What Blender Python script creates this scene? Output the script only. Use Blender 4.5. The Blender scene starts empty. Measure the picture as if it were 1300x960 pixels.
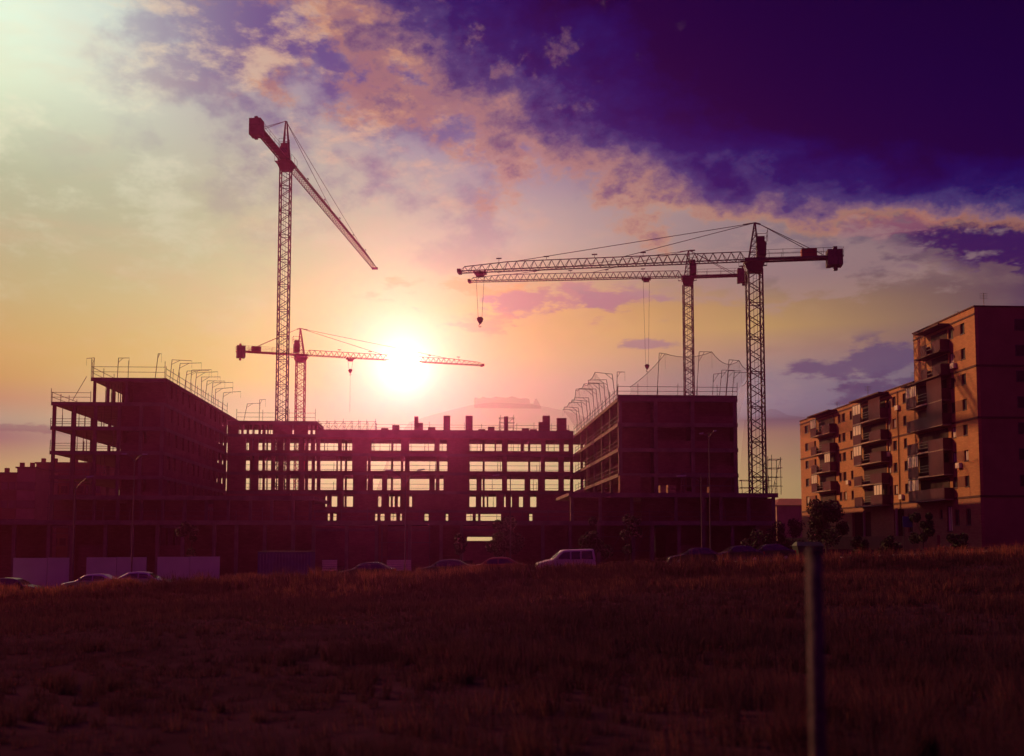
import bpy, math, random
import numpy as np
from mathutils import Vector
random.seed(7); RNG = np.random.default_rng(11)
R = math.radians
sc = bpy.context.scene
COL = sc.collection

# ------------------------------------------------------------------ camera
F = 1400.0; PITCH = R(4.5); EYE = 2.3; HOR = 690.0
PPY = HOR - F*math.tan(PITCH)
cam_d = bpy.data.cameras.new('camera'); cam = bpy.data.objects.new('camera', cam_d); COL.objects.link(cam)
cam.location = (0, 0, EYE); cam.rotation_euler = (R(90)+PITCH, 0, 0)
cam_d.sensor_width = 36; cam_d.lens = 36*F/1300; cam_d.shift_y = (PPY-480)/1300
cam_d.clip_start = 0.1; cam_d.clip_end = 20000
cam_d.dof.use_dof = True; cam_d.dof.focus_distance = 120; cam_d.dof.aperture_fstop = 1.1
sc.camera = cam

def ray(px, py):
    a = (px-650)/F; b = -(py-PPY)/F
    cp, sp = math.cos(PITCH), math.sin(PITCH)
    return a, cp-b*sp, sp+b*cp          # x, y, z
def P(px, py, Y):
    x, y, z = ray(px, py); k = Y/y
    return Vector((x*k, Y, EYE+z*k))
TH = R(3.3); CT, ST = math.cos(TH), math.sin(TH)
def W(s, t, z=0.0): return Vector((s*CT-t*ST, s*ST+t*CT, z))
def S(px, t, py=620):
    x, y, _ = ray(px, py); r = x/y
    return t*(r*CT+ST)/(CT-r*ST)
def TT(px, s, py=560):
    x, y, _ = ray(px, py); r = x/y
    return s*(CT-r*ST)/(r*CT+ST)

# ------------------------------------------------------------------ view, lamp
sc.view_settings.view_transform = 'Standard'; sc.view_settings.look = 'None'
sc.view_settings.exposure = 0.0; sc.view_settings.gamma = 1.0; sc.view_settings.use_curve_mapping = False
SUN_AZ, SUN_EL = R(-52), R(26)
sd = bpy.data.lights.new('sun', 'SUN'); sd.energy = 3.6; sd.angle = R(0.6); sd.color = (1.0, 0.47, 0.20)
sun = bpy.data.objects.new('sun', sd); COL.objects.link(sun)
sdir = Vector((math.sin(SUN_AZ)*math.cos(SUN_EL), math.cos(SUN_AZ)*math.cos(SUN_EL), math.sin(SUN_EL)))
sun.rotation_euler = sdir.to_track_quat('Z', 'Y').to_euler(); sun.location = (-60, 40, 80)
cy = sc.cycles
cy.use_denoising = True
cy.max_bounces = 6; cy.diffuse_bounces = 2; cy.glossy_bounces = 2; cy.transmission_bounces = 4; cy.volume_bounces = 0
cy.transparent_max_bounces = 12
cy.caustics_reflective = False; cy.caustics_refractive = False
cy.sample_clamp_indirect = 4.0

def lin(r, g, b):
    def f(c):
        c /= 255.0
        return c/12.92 if c <= .04045 else ((c+.055)/1.055)**2.4
    return (f(r), f(g), f(b), 1)

# ------------------------------------------------------------------ world sky
w = bpy.data.worlds.new('World'); sc.world = w; w.use_nodes = True
nt = w.node_tree; N = nt.nodes; LK = nt.links
for n in list(N): N.remove(n)
def put(sock, v):
    if isinstance(v, (int, float)): sock.default_value = v
    elif isinstance(v, (tuple, list)): sock.default_value = v
    else: LK.new(v, sock)
def M(op, a, b=0.0, c=0.0, clamp=False):
    n = N.new('ShaderNodeMath'); n.operation = op; n.use_clamp = clamp
    put(n.inputs[0], a); put(n.inputs[1], b); put(n.inputs[2], c)
    return n.outputs[0]
def smooth(x, a, b):
    n = N.new('ShaderNodeMapRange'); n.interpolation_type = 'SMOOTHSTEP'
    put(n.inputs[0], x); n.inputs[1].default_value = a; n.inputs[2].default_value = b
    return n.outputs[0]
def mix(f, a, b, mode='MIX'):
    n = N.new('ShaderNodeMix'); n.data_type = 'RGBA'; n.blend_type = mode; n.clamp_result = False; n.clamp_factor = (mode != 'ADD')
    put(n.inputs[0], f); put(n.inputs[6], a); put(n.inputs[7], b)
    return n.outputs[2]
def ramp(x, stops, interp='LINEAR'):
    n = N.new('ShaderNodeValToRGB'); n.color_ramp.interpolation = interp
    e = n.color_ramp.elements
    while len(e) > 1: e.remove(e[-1])
    e[0].position = stops[0][0]; e[0].color = stops[0][1]
    for p, c in stops[1:]:
        k = e.new(p); k.color = c
    put(n.inputs[0], x)
    return n.outputs[0]
tc = N.new('ShaderNodeTexCoord'); sx = N.new('ShaderNodeSeparateXYZ'); LK.new(tc.outputs['Generated'], sx.inputs[0])
DX, DY, DZ = sx.outputs
AZ = M('DEGREES', M('ARCTAN2', DX, DY))
EL = M('DEGREES', M('ARCSINE', DZ))
def azel(px, py):
    x, y, z = ray(px, py); l = math.sqrt(x*x+y*y+z*z)
    return math.degrees(math.atan2(x, y)), math.degrees(math.asin(z/l))
def noise(scale, detail=6, rough=.6, dist=0.0, sq=(1, 1, 1), off=(0, 0, 0), rot=22):
    mp = N.new('ShaderNodeMapping'); mp.inputs['Rotation'].default_value = (0, R(rot), 0); mp.inputs['Scale'].default_value = sq; mp.inputs['Location'].default_value = off
    LK.new(tc.outputs['Generated'], mp.inputs[0])
    n = N.new('ShaderNodeTexNoise'); n.inputs['Scale'].default_value = scale; n.inputs['Detail'].default_value = detail
    n.inputs['Roughness'].default_value = rough; n.inputs['Distortion'].default_value = dist
    LK.new(mp.outputs[0], n.inputs[0])
    return n.outputs[0]
ELMAX = 40.0
ELN = M('DIVIDE', EL, ELMAX, clamp=True)
def column(px, stops):
    out = []
    for py, c in sorted(stops, reverse=True):
        out.append((max(0.0, azel(px, py)[1])/ELMAX, lin(*c)))
    return ramp(ELN, out)
cols = [
 (0,    [(-120, (214,232,226)), (0, (221,237,226)), (90, (220,232,212)), (150, (202,212,188)), (215, (178,188,162)), (300, (184,182,148)), (370, (198,182,132)), (440, (216,178,110)), (478, (212,166,104)), (505, (200,152,120)), (530, (180,160,142)), (543, (166,150,140)), (547, (146,120,122)), (556, (150,118,122)), (570, (176,140,120)), (588, (200,160,120)), (610, (212,174,118)), (680, (214,172,112))]),
 (325,  [(-120, (120,100,140)), (0, (150,126,152)), (100, (172,152,164)), (180, (184,174,168)), (250, (194,188,162)), (330, (204,200,156)), (390, (228,206,148)), (440, (240,208,128)), (480, (244,208,130)), (510, (238,200,158)), (560, (240,208,160)), (680, (230,180,120))]),
 (650,  [(-120, (30,16,80)), (40, (82,66,130)), (120, (112,92,148)), (200, (150,128,160)), (260, (186,158,162)), (310, (206,172,164)), (350, (222,176,140)), (395, (244,180,104)), (450, (244,188,128)), (490, (232,176,146)), (535, (224,168,140)), (560, (238,208,150)), (680, (236,204,140))]),
 (975,  [(-120, (14,2,50)), (180, (80,62,120)), (260, (152,126,132)), (310, (140,120,128)), (350, (134,114,120)), (388, (184,144,102)), (415, (200,156,102)), (445, (176,138,122)), (475, (152,134,142)), (510, (142,126,146)), (528, (136,118,136)), (532, (120,98,112)), (538, (140,108,116)), (548, (172,128,112)), (580, (190,148,112)), (615, (202,164,112)), (680, (204,160,106))]),
 (1300, [(-120, (12,0,40)), (250, (60,42,90)), (310, (84,56,86)), (360, (88,66,88)), (420, (104,80,96)), (470, (96,90,118)), (560, (100,80,100)), (680, (110,80,80))]),
]
base = column(*cols[0])
for i in range(1, 5):
    a0 = azel(cols[i-1][0], 350)[0]; a1 = azel(cols[i][0], 350)[0]
    n = N.new('ShaderNodeMapRange'); put(n.inputs[0], AZ); n.inputs[1].default_value = a0; n.inputs[2].default_value = a1
    base = mix(n.outputs[0], base, column(*cols[i]))
# mottled variation of the air
var = noise(9, 5, .55, .3, (1, 1, 3))
base = mix(M('MULTIPLY', smooth(var, .48, .75), .22), base, lin(232, 180, 150))
# puffy pink clouds at upper left to middle
def blobmask(px, py, rx, ry, tilt=0.0):
    a, e = azel(px, py); ka = math.degrees(rx/F); ke = math.degrees(ry/F)
    da = M('SUBTRACT', AZ, a); de = M('SUBTRACT', EL, e)
    c, s = math.cos(R(tilt)), math.sin(R(tilt))
    u = M('ADD', M('MULTIPLY', da, c), M('MULTIPLY', de, s)); v = M('SUBTRACT', M('MULTIPLY', de, c), M('MULTIPLY', da, s))
    q = M('ADD', M('POWER', M('ABSOLUTE', M('DIVIDE', u, ka)), 2.0), M('POWER', M('ABSOLUTE', M('DIVIDE', v, ke)), 2.0))
    return M('EXPONENT', M('MULTIPLY', q, -1.0))
n1 = noise(13, 12, .65, .0, (1, 1, 2.1), (3.1, 0, 1.7))
n2 = noise(11, 10, .58, .0, (1, 1, 1.5), (7.1, 2, .7))
m_up = blobmask(420, 90, 330, 170, -18)
base = mix(M('MULTIPLY', smooth(M('ADD', n2, M('MULTIPLY', blobmask(520, 40, 260, 150), .16)), .47, .64), M('MULTIPLY', m_up, .88)), base, lin(78, 66, 134))
puff = smooth(M('ADD', M('MULTIPLY', m_up, .16), n1), .60, .76)
base = mix(M('MULTIPLY', puff, M('ADD', M('MULTIPLY', m_up, .75), .04)), base, lin(228, 166, 138))
m_l = blobmask(60, 150, 300, 190)
base = mix(M('MULTIPLY', M('MULTIPLY', smooth(n1, .46, .66), m_l), .55), base, lin(238, 230, 208))
# low clouds
def low(px, py, rx, ry, col, k=.9, nz=None, lo=.72, hi=1.0, tilt=0.0):
    global base
    nz = nz or n1
    bm_ = blobmask(px, py, rx*1.2, ry*1.4, tilt)
    m = smooth(M('ADD', M('MULTIPLY', bm_, .62), M('MULTIPLY', M('SUBTRACT', nz, .5), 1.9)), lo-.42, hi-.42)
    m = M('MULTIPLY', m, smooth(bm_, .05, .35))
    base = mix(M('MULTIPLY', m, k), base, lin(*col))
n3 = noise(26, 9, .6, .0, (1, 1, 2.8), (1.3, 5, 2.2), 6)
low(600, 366, 110, 14, (238, 158, 96), .75, n3)
low(690, 386, 105, 19, (196, 132, 138), .9, n3, .70, .95, 4)
low(770, 384, 60, 11, (178, 126, 138), .9, n3, .72, .95)
low(600, 405, 70, 13, (234, 150, 110), .8, n3)
low(830, 436, 40, 6, (160, 128, 140), .8, n3)
low(1110, 462, 85, 20, (86, 80, 116), .85, n3, .66, .95, 8)
low(1150, 492, 95, 16, (78, 70, 106), .8, n3, .66, .95)
low(1240, 305, 110, 26, (40, 22, 88), .95, n3, .66, .9, -12)
low(1140, 285, 90, 14, (150, 90, 110), .8, n3)
low(60, 545, 90, 5, (118, 98, 110), .6, n3)
low(1000, 340, 220, 40, (180, 142, 140), .5, n3)
# the great dark cloud bank
aN = smooth(AZ, -90, 90)
bst = [(150, -330), (330, -30), (470, 84), (600, 166), (700, 224), (800, 262), (900, 262), (1000, 276), (1150, 270), (1300, 300), (1500, 330)]
AZ0, AZ1 = -40.0, 40.0
azn = N.new('ShaderNodeMapRange'); put(azn.inputs[0], AZ); azn.inputs[1].default_value = AZ0; azn.inputs[2].default_value = AZ1
def gray(v): return (v, v, v, 1)
bs = []
for px, py in bst:
    a, e = azel(px, py); bs.append(((a-AZ0)/(AZ1-AZ0), gray(e/60.0)))
bnd = M('MULTIPLY', ramp(azn.outputs[0], bs, 'B_SPLINE'), 60.0)
d = M('SUBTRACT', EL, bnd)                                  # degrees above the lower edge of the bank
soft = ramp(azn.outputs[0], [((azel(300, 100)[0]-AZ0)/80, gray(.75)), ((azel(700, 100)[0]-AZ0)/80, gray(.42)), ((azel(1000, 100)[0]-AZ0)/80, gray(.17)), (1.0, gray(.14))])
nb = noise(13, 12, .66, .0, (1, 1, 1.5), (.4, 3.3, 8.1), 30)
nc = noise(30, 9, .62, 0, (1, 1, 1.3), (2.4, 1.3, 3.1), 30)
amp = M('MULTIPLY', soft, 40.0)
dd = M('ADD', d, M('MULTIPLY', M('SUBTRACT', nb, .5), amp))
mk = M('DIVIDE', dd, M('MULTIPLY', soft, 12.0))
cl = ramp(M('ADD', M('MULTIPLY', mk, .42), .2, clamp=True), [(0, lin(204, 156, 122)), (.15, lin(216, 136, 92)), (.27, lin(140, 100, 122)), (.42, lin(66, 56, 116)), (.60, lin(14, 20, 98)), (.80, lin(2, 5, 84)), (1.0, lin(0, 0, 60))])
lump = M('MULTIPLY', smooth(M('ADD', nc, M('MULTIPLY', mk, -.035)), .53, .68), smooth(AZ, 14, -6))
cl = mix(M('MULTIPLY', lump, .55), cl, lin(176, 118, 116))
alpha = smooth(mk, -.42, .30)
base = mix(alpha, base, cl)
deep = smooth(d, 4, 14)
base = mix(M('MULTIPLY', M('MULTIPLY', deep, .55), smooth(AZ, 2, 24)), base, lin(10, 0, 34))
# light patch at the upper left and the glow of the low sun
def radial(px, py, sig):
    a, e = azel(px, py)
    da = M('MULTIPLY', M('SUBTRACT', AZ, a), math.cos(R(e))); de = M('SUBTRACT', EL, e)
    q = M('ADD', M('MULTIPLY', da, da), M('MULTIPLY', de, de))
    return M('EXPONENT', M('DIVIDE', q, -2*sig*sig))
def addc(f, c, k):
    global base
    base = mix(M('MULTIPLY', f, k), base, c, 'ADD')
addc(radial(90, 30, 4.0), (.62, .54, .46, 1), .24)
addc(radial(505, 440, 5.6), (1.0, .66, .40, 1), .24)
addc(radial(512, 450, 2.5), (1.0, .84, .62, 1), .55)
addc(radial(512, 456, 1.5), (1.0, .94, .80, 1), .30)
addc(radial(512, 464, .85), (1.0, .92, .76, 1), .9)
addc(radial(512, 466, .25), (1.0, .56, .48, 1), 2200.0)
base = mix(1.0, base, (.93, 1.09, 1.04, 1), 'MULTIPLY')
base = mix(smooth(AZ, -8, -26), base, mix(1.0, base, (.96, 1.02, .93, 1), 'MULTIPLY'))
# unseen sky behind and beside the viewer: dusk violet, invented as fill light
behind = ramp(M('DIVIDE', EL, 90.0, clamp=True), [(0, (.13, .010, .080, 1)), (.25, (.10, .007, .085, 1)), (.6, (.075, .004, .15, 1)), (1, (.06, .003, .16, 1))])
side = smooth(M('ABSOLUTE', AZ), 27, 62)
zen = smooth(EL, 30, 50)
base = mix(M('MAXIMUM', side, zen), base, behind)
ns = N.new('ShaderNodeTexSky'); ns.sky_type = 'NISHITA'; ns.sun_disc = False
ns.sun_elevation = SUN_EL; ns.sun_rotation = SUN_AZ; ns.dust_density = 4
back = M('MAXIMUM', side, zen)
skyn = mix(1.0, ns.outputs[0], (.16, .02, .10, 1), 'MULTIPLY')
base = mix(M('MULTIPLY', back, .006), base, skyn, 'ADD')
base = mix(smooth(EL, -0.3, -3), base, (.02, .006, .012, 1))
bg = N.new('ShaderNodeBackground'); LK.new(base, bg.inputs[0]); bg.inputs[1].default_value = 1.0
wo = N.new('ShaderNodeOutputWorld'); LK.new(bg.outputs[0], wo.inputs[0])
w.cycles.sampling_method = 'MANUAL'; w.cycles.sample_map_resolution = 2048

# ------------------------------------------------------------------ materials
MATS = {}
def mat(name, col, rough=.85, metal=0.0, var=.25, scale=1.5, bump=.0, spec=.3, detail=5, kind=None):
    if name in MATS: return MATS[name]
    m = bpy.data.materials.new(name); m.use_nodes = True; t = m.node_tree; n = t.nodes
    b = n['Principled BSDF']; b.inputs['Roughness'].default_value = rough; b.inputs['Metallic'].default_value = metal
    b.inputs['Specular IOR Level'].default_value = spec
    co = n.new('ShaderNodeTexCoord'); nz = n.new('ShaderNodeTexNoise'); nz.inputs['Scale'].default_value = scale; nz.inputs['Detail'].default_value = detail
    nz.inputs['Roughness'].default_value = .65
    t.links.new(co.outputs['Object'], nz.inputs[0])
    cr = n.new('ShaderNodeValToRGB'); e = cr.color_ramp.elements
    e[0].position = .3; e[1].position = .72
    e[0].color = tuple(c*(1-var) for c in col)+(1,); e[1].color = tuple(min(1, c*(1+var)) for c in col)+(1,)
    t.links.new(nz.outputs[0], cr.inputs[0]); out = cr.outputs[0]
    if kind == 'brick':
        br = n.new('ShaderNodeTexBrick'); br.inputs['Scale'].default_value = 1.0
        br.inputs['Brick Width'].default_value = .50; br.inputs['Row Height'].default_value = .16; br.inputs['Mortar Size'].default_value = .012
        br.inputs['Color1'].default_value = (1, 1, 1, 1); br.inputs['Color2'].default_value = (.8, .78, .76, 1); br.inputs['Mortar'].default_value = (.72, .72, .7, 1)
        sp = n.new('ShaderNodeSeparateXYZ'); cb = n.new('ShaderNodeCombineXYZ'); ad = n.new('ShaderNodeMath')
        t.links.new(co.outputs['Object'], sp.inputs[0]); t.links.new(sp.outputs[0], ad.inputs[0]); t.links.new(sp.outputs[1], ad.inputs[1])
        t.links.new(ad.outputs[0], cb.inputs[0]); t.links.new(sp.outputs[2], cb.inputs[1]); t.links.new(cb.outputs[0], br.inputs[0])
        mx = n.new('ShaderNodeMix'); mx.data_type = 'RGBA'; mx.blend_type = 'MULTIPLY'; mx.inputs[0].default_value = 1
        t.links.new(out, mx.inputs[6]); t.links.new(br.outputs[0], mx.inputs[7]); out = mx.outputs[2]
    if kind == 'rib':
        wv = n.new('ShaderNodeTexWave'); wv.bands_direction = 'Y'; wv.inputs['Scale'].default_value = 1.6; wv.inputs['Distortion'].default_value = 0
        t.links.new(co.outputs['Object'], wv.inputs[0])
        bp = n.new('ShaderNodeBump'); bp.inputs['Strength'].default_value = .8; bp.inputs['Distance'].default_value = .06
        t.links.new(wv.outputs[1], bp.inputs['Height']); t.links.new(bp.outputs[0], b.inputs['Normal'])
    elif bump:
        bp = n.new('ShaderNodeBump'); bp.inputs['Strength'].default_value = bump; bp.inputs['Distance'].default_value = .05
        t.links.new(nz.outputs[0], bp.inputs['Height']); t.links.new(bp.outputs[0], b.inputs['Normal'])
    t.links.new(out, b.inputs['Base Color'])
    MATS[name] = m; return m
concrete = mat('concrete', (.19, .14, .125), .9, var=.3, scale=.7, bump=.2)
concrete2 = mat('rough_concrete', (.15, .11, .10), .92, var=.35, scale=.5, bump=.2)
brick = mat('brick', (.22, .105, .08), .9, var=.3, scale=.35, kind='brick')
facade = mat('facade_brick', (.47, .225, .10), .88, var=.12, scale=.25, kind='brick')
facade2 = mat('facade_base', (.36, .17, .10), .88, var=.15, scale=.3, kind='brick')
darkpanel = mat('window_surround', (.20, .075, .045), .8, var=.15, scale=1)
steel = mat('scaffold_steel', (.16, .13, .13), .55, .6, var=.3, scale=3)
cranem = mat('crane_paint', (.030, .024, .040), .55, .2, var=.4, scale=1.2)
cranered = mat('crane_red', (.30, .035, .025), .55, .0, var=.3, scale=1.2)
cranerust = mat('crane_red_lattice', (.62, .05, .06), .55, .0, var=.3, scale=1.2)
cable = mat('cable', (.05, .04, .05), .6, .4)
ballast = mat('ballast', (.10, .07, .08), .9, var=.3, scale=1)
band = mat('string_course', (.085, .035, .03), .8)
balc = mat('balcony_panel', (.10, .036, .045), .7, var=.2, scale=.6, kind='rib', spec=.05)
slabedge = mat('balcony_slab', (.42, .30, .24), .8, var=.2)
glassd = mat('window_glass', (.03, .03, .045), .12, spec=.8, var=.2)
blind = mat('closed_blind', (.72, .62, .50), .6, var=.1, scale=2)
frame_m = mat('window_frame', (.10, .07, .07), .5)
rooft = mat('roof_tile', (.26, .10, .06), .9, var=.25, scale=1.5, bump=.3)
hoard = mat('hoarding_panel', (.48, .47, .46), .6, var=.10, scale=.6)
post_m = mat('galvanised', (.07, .048, .052), .8, .0, var=.6, scale=16, bump=.4, spec=.1)
asphalt = mat('asphalt', (.05, .048, .05), .9, var=.3, scale=.8)
kerb_m = mat('kerb', (.34, .31, .29), .9)
bluem = mat('blue_paint', (.03, .045, .20), .5, var=.3, scale=.7)
tyre = mat('tyre', (.02, .02, .02), .85)
rim_m = mat('rim', (.4, .4, .42), .35, .8)
carglass = mat('car_glass', (.015, .015, .02), .08, spec=.9, var=.1)
lampglass = mat('lamp_lens', (.35, .33, .32), .15, spec=.8, var=.05)
redlens = mat('red_lens', (.35, .02, .02), .2, spec=.7)
bark = mat('bark', (.09, .06, .045), .95, var=.3, scale=6, bump=.5)
leaf = mat('foliage', (.030, .036, .020), .7, var=.6, scale=1.4)
wood = mat('timber', (.30, .19, .11), .85, var=.3, scale=3)
white_body = mat('white_car_paint', (.58, .55, .55), .28, .0, var=.04, spec=.6)
dark_body = mat('dark_car_paint', (.05, .045, .055), .25, .3, var=.1, spec=.7)
silver_body = mat('silver_car_paint', (.42, .40, .42), .28, .6, var=.05, spec=.6)
red_body = mat('red_car_paint', (.22, .02, .02), .28, .1, var=.05, spec=.6)
green_body = mat('green_paint', (.028, .045, .035), .5, var=.2)
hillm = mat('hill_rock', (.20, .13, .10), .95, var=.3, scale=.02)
def haze_faded(m, k):
    t_ = m.node_tree; a_ = t_.nodes.new('ShaderNodeBsdfTransparent'); x_ = t_.nodes.new('ShaderNodeMixShader'); x_.inputs[0].default_value = k
    t_.links.new(a_.outputs[0], x_.inputs[1]); t_.links.new(t_.nodes['Principled BSDF'].outputs[0], x_.inputs[2]); t_.links.new(x_.outputs[0], t_.nodes['Material Output'].inputs[0])
haze_faded(hillm, .15)  # mostly transparent hill, standing in for haze over the distance

# ------------------------------------------------------------------ mesh helpers
class MB:
    def __init__(s): s.v = []; s.f = []
    def quadbox(s, c):                       # 8 corners, bottom 4 then top 4
        o = len(s.v); s.v += [tuple(p) for p in c]
        s.f += [(o+3, o+2, o+1, o), (o+4, o+5, o+6, o+7), (o, o+1, o+5, o+4), (o+1, o+2, o+6, o+5), (o+2, o+3, o+7, o+6), (o+3, o, o+4, o+7)]
        return s
    def box(s, x0, x1, y0, y1, z0, z1):
        return s.quadbox([(x0, y0, z0), (x1, y0, z0), (x1, y1, z0), (x0, y1, z0), (x0, y0, z1), (x1, y0, z1), (x1, y1, z1), (x0, y1, z1)])
    def lb(s, s0, s1, t0, t1, z0, z1):       # box in the street grid
        return s.quadbox([W(s0, t0, z0), W(s1, t0, z0), W(s1, t1, z0), W(s0, t1, z0), W(s0, t0, z1), W(s1, t0, z1), W(s1, t1, z1), W(s0, t1, z1)])
    def bar(s, a, b, r=.04, n=4, r2=None):
        a = Vector(a); b = Vector(b); d = (b-a)
        if d.length < 1e-6: return s
        d.normalize(); up = Vector((0, 0, 1)) if abs(d.z) < .95 else Vector((0, 1, 0))
        u = d.cross(up).normalized(); v = d.cross(u).normalized(); r2 = r if r2 is None else r2
        o = len(s.v)
        for p, q in ((a, r), (b, r2)):
            for i in range(n):
                t = 2*math.pi*(i+.5)/n
                s.v.append(tuple(p+u*(math.cos(t)*q)+v*(math.sin(t)*q)))
        for i in range(n):
            j = (i+1) % n; s.f.append((o+i, o+j, o+n+j, o+n+i))
        s.f.append(tuple(o+i for i in range(n))[::-1]); s.f.append(tuple(o+n+i for i in range(n)))
        return s
    def poly(s, pts, r=.04, n=4):
        for a, b in zip(pts, pts[1:]): s.bar(a, b, r, n)
        return s
    def prism(s, prof, x0, x1):              # profile in (y,z), extruded along x
        o = len(s.v); n = len(prof)
        s.v += [(x0, p[0], p[1]) for p in prof]+[(x1, p[0], p[1]) for p in prof]
        for i in range(n):
            j = (i+1) % n; s.f.append((o+i, o+j, o+n+j, o+n+i))
        s.f.append(tuple(o+i for i in range(n))[::-1]); s.f.append(tuple(o+n+i for i in range(n)))
        return s
def link(o, parent=None):
    COL.objects.link(o)
    if parent is not None: o.parent = parent
    return o
def origin_of(o):
    p = Vector((0, 0, 0))
    while o is not None:
        p = p+o.location; o = o.parent
    return p
def build(name, mb, m, parent=None, rel=True, smooth_=False, loc=None):
    me = bpy.data.meshes.new(name)
    off = Vector((0, 0, 0))
    if parent is not None and rel: off = origin_of(parent)
    if loc is not None: off = Vector(loc)
    vs = [(p[0]-off.x, p[1]-off.y, p[2]-off.z) for p in mb.v]
    me.from_pydata(vs, [], mb.f); me.materials.append(m); me.update()
    if smooth_:
        for p in me.polygons: p.use_smooth = True
    o = bpy.data.objects.new(name, me)
    link(o, parent)
    if loc is not None: o.location = loc
    return o
def thing(name, label, cat, loc=(0, 0, 0), rz=0.0, group=None):
    o = bpy.data.objects.new(name, None); o.empty_display_size = .5
    o.location = loc; o.rotation_euler = (0, 0, rz); COL.objects.link(o)
    o['label'] = label; o['category'] = cat
    if group: o['group'] = group
    return o
def tag(o, label, cat, group=None):
    o['label'] = label; o['category'] = cat
    if group: o['group'] = group
    return o
def copy_tree(root, loc, rz, label, group=None, body=None):
    def cp(o, par):
        c = o.copy(); COL.objects.link(c); c.parent = par
        for ch in o.children: cp(ch, c)
        return c
    kids = list(root.children)
    r = root.copy(); COL.objects.link(r); r.location = loc; r.rotation_euler = (0, 0, rz); r['label'] = label
    if group: r['group'] = group
    for k in kids: cp(k, r)
    return r

# ------------------------------------------------------------------ terrain
def sstep(x, a, b):
    t = np.clip((x-a)/(b-a), 0, 1); return t*t*(3-2*t)
def ground(x, y):
    x = np.asarray(x, float); y = np.asarray(y, float)
    lot = -.1+.042*np.clip(x, -60, 62)
    lot = lot*(1-sstep(y, 200, 320))-2.0*sstep(y, 250, 1200)
    nearz = .35+.012*x+0*y
    k = sstep(y, 4, 66)
    z = nearz*(1-k)+lot*k
    bumps = (.11*np.sin(x*.23+y*.12)+.09*np.sin(x*.13-y*.17+1.3)+.04*np.sin(x*.61+2.1+y*.37))
    z = z+bumps*(1-sstep(y, 60, 72))
    z = z+ (.62-.34*sstep(x, -12, 10))*np.exp(-((y-67)/5.0)**2)*(.8+.22*np.sin(x*.29+.6)+.15*np.sin(x*.11))
    return z
def gz(x, y): return float(ground(x, y))
def make_sheet(name, xs, ys, m, dz=0.0, kind='structure', zf=None):
    zf = zf or ground
    X, Y = np.meshgrid(xs, ys); Z = zf(X, Y)+dz
    nv = X.size; co = np.stack([X.ravel(), Y.ravel(), Z.ravel()], 1)
    nx, ny = len(xs), len(ys)
    i, j = np.meshgrid(np.arange(nx-1), np.arange(ny-1)); a = (j*nx+i).ravel()
    q = np.stack([a, a+1, a+nx+1, a+nx], 1)
    me = bpy.data.meshes.new(name); me.from_pydata(co.tolist(), [], q.tolist()); me.materials.append(m)
    for p in me.polygons: p.use_smooth = True
    o = bpy.data.objects.new(name, me); COL.objects.link(o)
    if kind: o['kind'] = kind
    return o
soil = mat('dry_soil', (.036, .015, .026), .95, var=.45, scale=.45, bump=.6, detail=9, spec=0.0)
xs = np.unique(np.concatenate([np.linspace(-6000, -90, 24), np.linspace(-90, 90, 181), np.linspace(90, 6000, 24)]))
ys = np.unique(np.concatenate([np.linspace(-400, -10, 12), np.linspace(-10, 80, 121), np.linspace(80, 340, 70), np.linspace(340, 9000, 30)]))
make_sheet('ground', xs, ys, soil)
make_sheet('road', np.linspace(-140, 140, 141), np.linspace(74, 90, 9), asphalt, .004)
mk = mat('road_paint', (.75, .74, .70), .7)
pav = mat('pavement_slab', (.30, .27, .26), .9, var=.2, scale=1)
mb = MB()
for x in range(-140, 140, 2):
    z0 = gz(x, 90); z1 = gz(x+2, 90)
    mb.quadbox([(x, 90, z0-.2), (x+2, 90, z1-.2), (x+2, 92.6, z1-.2), (x, 92.6, z0-.2), (x, 90, z0+.13), (x+2, 90, z1+.13), (x+2, 92.6, z1+.13), (x, 92.6, z0+.13)])
o = build('pavement', mb, pav); o['kind'] = 'structure'
mb = MB()
for k in range(-34, 34):
    x = k*4.0
    z0, z1 = gz(x, 82)+.008, gz(x+2, 82)+.008
    o_ = len(mb.v); mb.v += [(x, 81.93, z0), (x+2, 81.93, z1), (x+2, 82.07, z1), (x, 82.07, z0)]; mb.f.append((o_, o_+1, o_+2, o_+3))
o = build('road_marking', mb, mk); o['kind'] = 'structure'

# distant hills
def hill(name, pts, Y, depth):
    mb = MB()
    V = [P(px, py, Y) for px, py in pts]
    n = len(V)
    rows = [(-.9, .0), (-.45, .45), (-.12, .9), (0, 1.0)]
    for q, h in rows:
        for v in V:
            mb.v.append((v.x, Y+q*depth, -3+(v.z+3)*h))
    for r_ in range(len(rows)-1):
        for i in range(n-1):
            a = r_*n+i; mb.f.append((a, a+1, a+n+1, a+n))
    o = build(name, mb, hillm); o['kind'] = 'structure'; return o
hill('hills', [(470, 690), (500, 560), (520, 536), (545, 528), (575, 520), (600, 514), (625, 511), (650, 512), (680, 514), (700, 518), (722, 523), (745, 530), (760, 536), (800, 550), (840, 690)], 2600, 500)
hill('hills', [(930, 690), (945, 534), (962, 528), (978, 519), (986, 520), (1000, 527), (1030, 531), (1060, 690)], 5200, 700)
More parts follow.
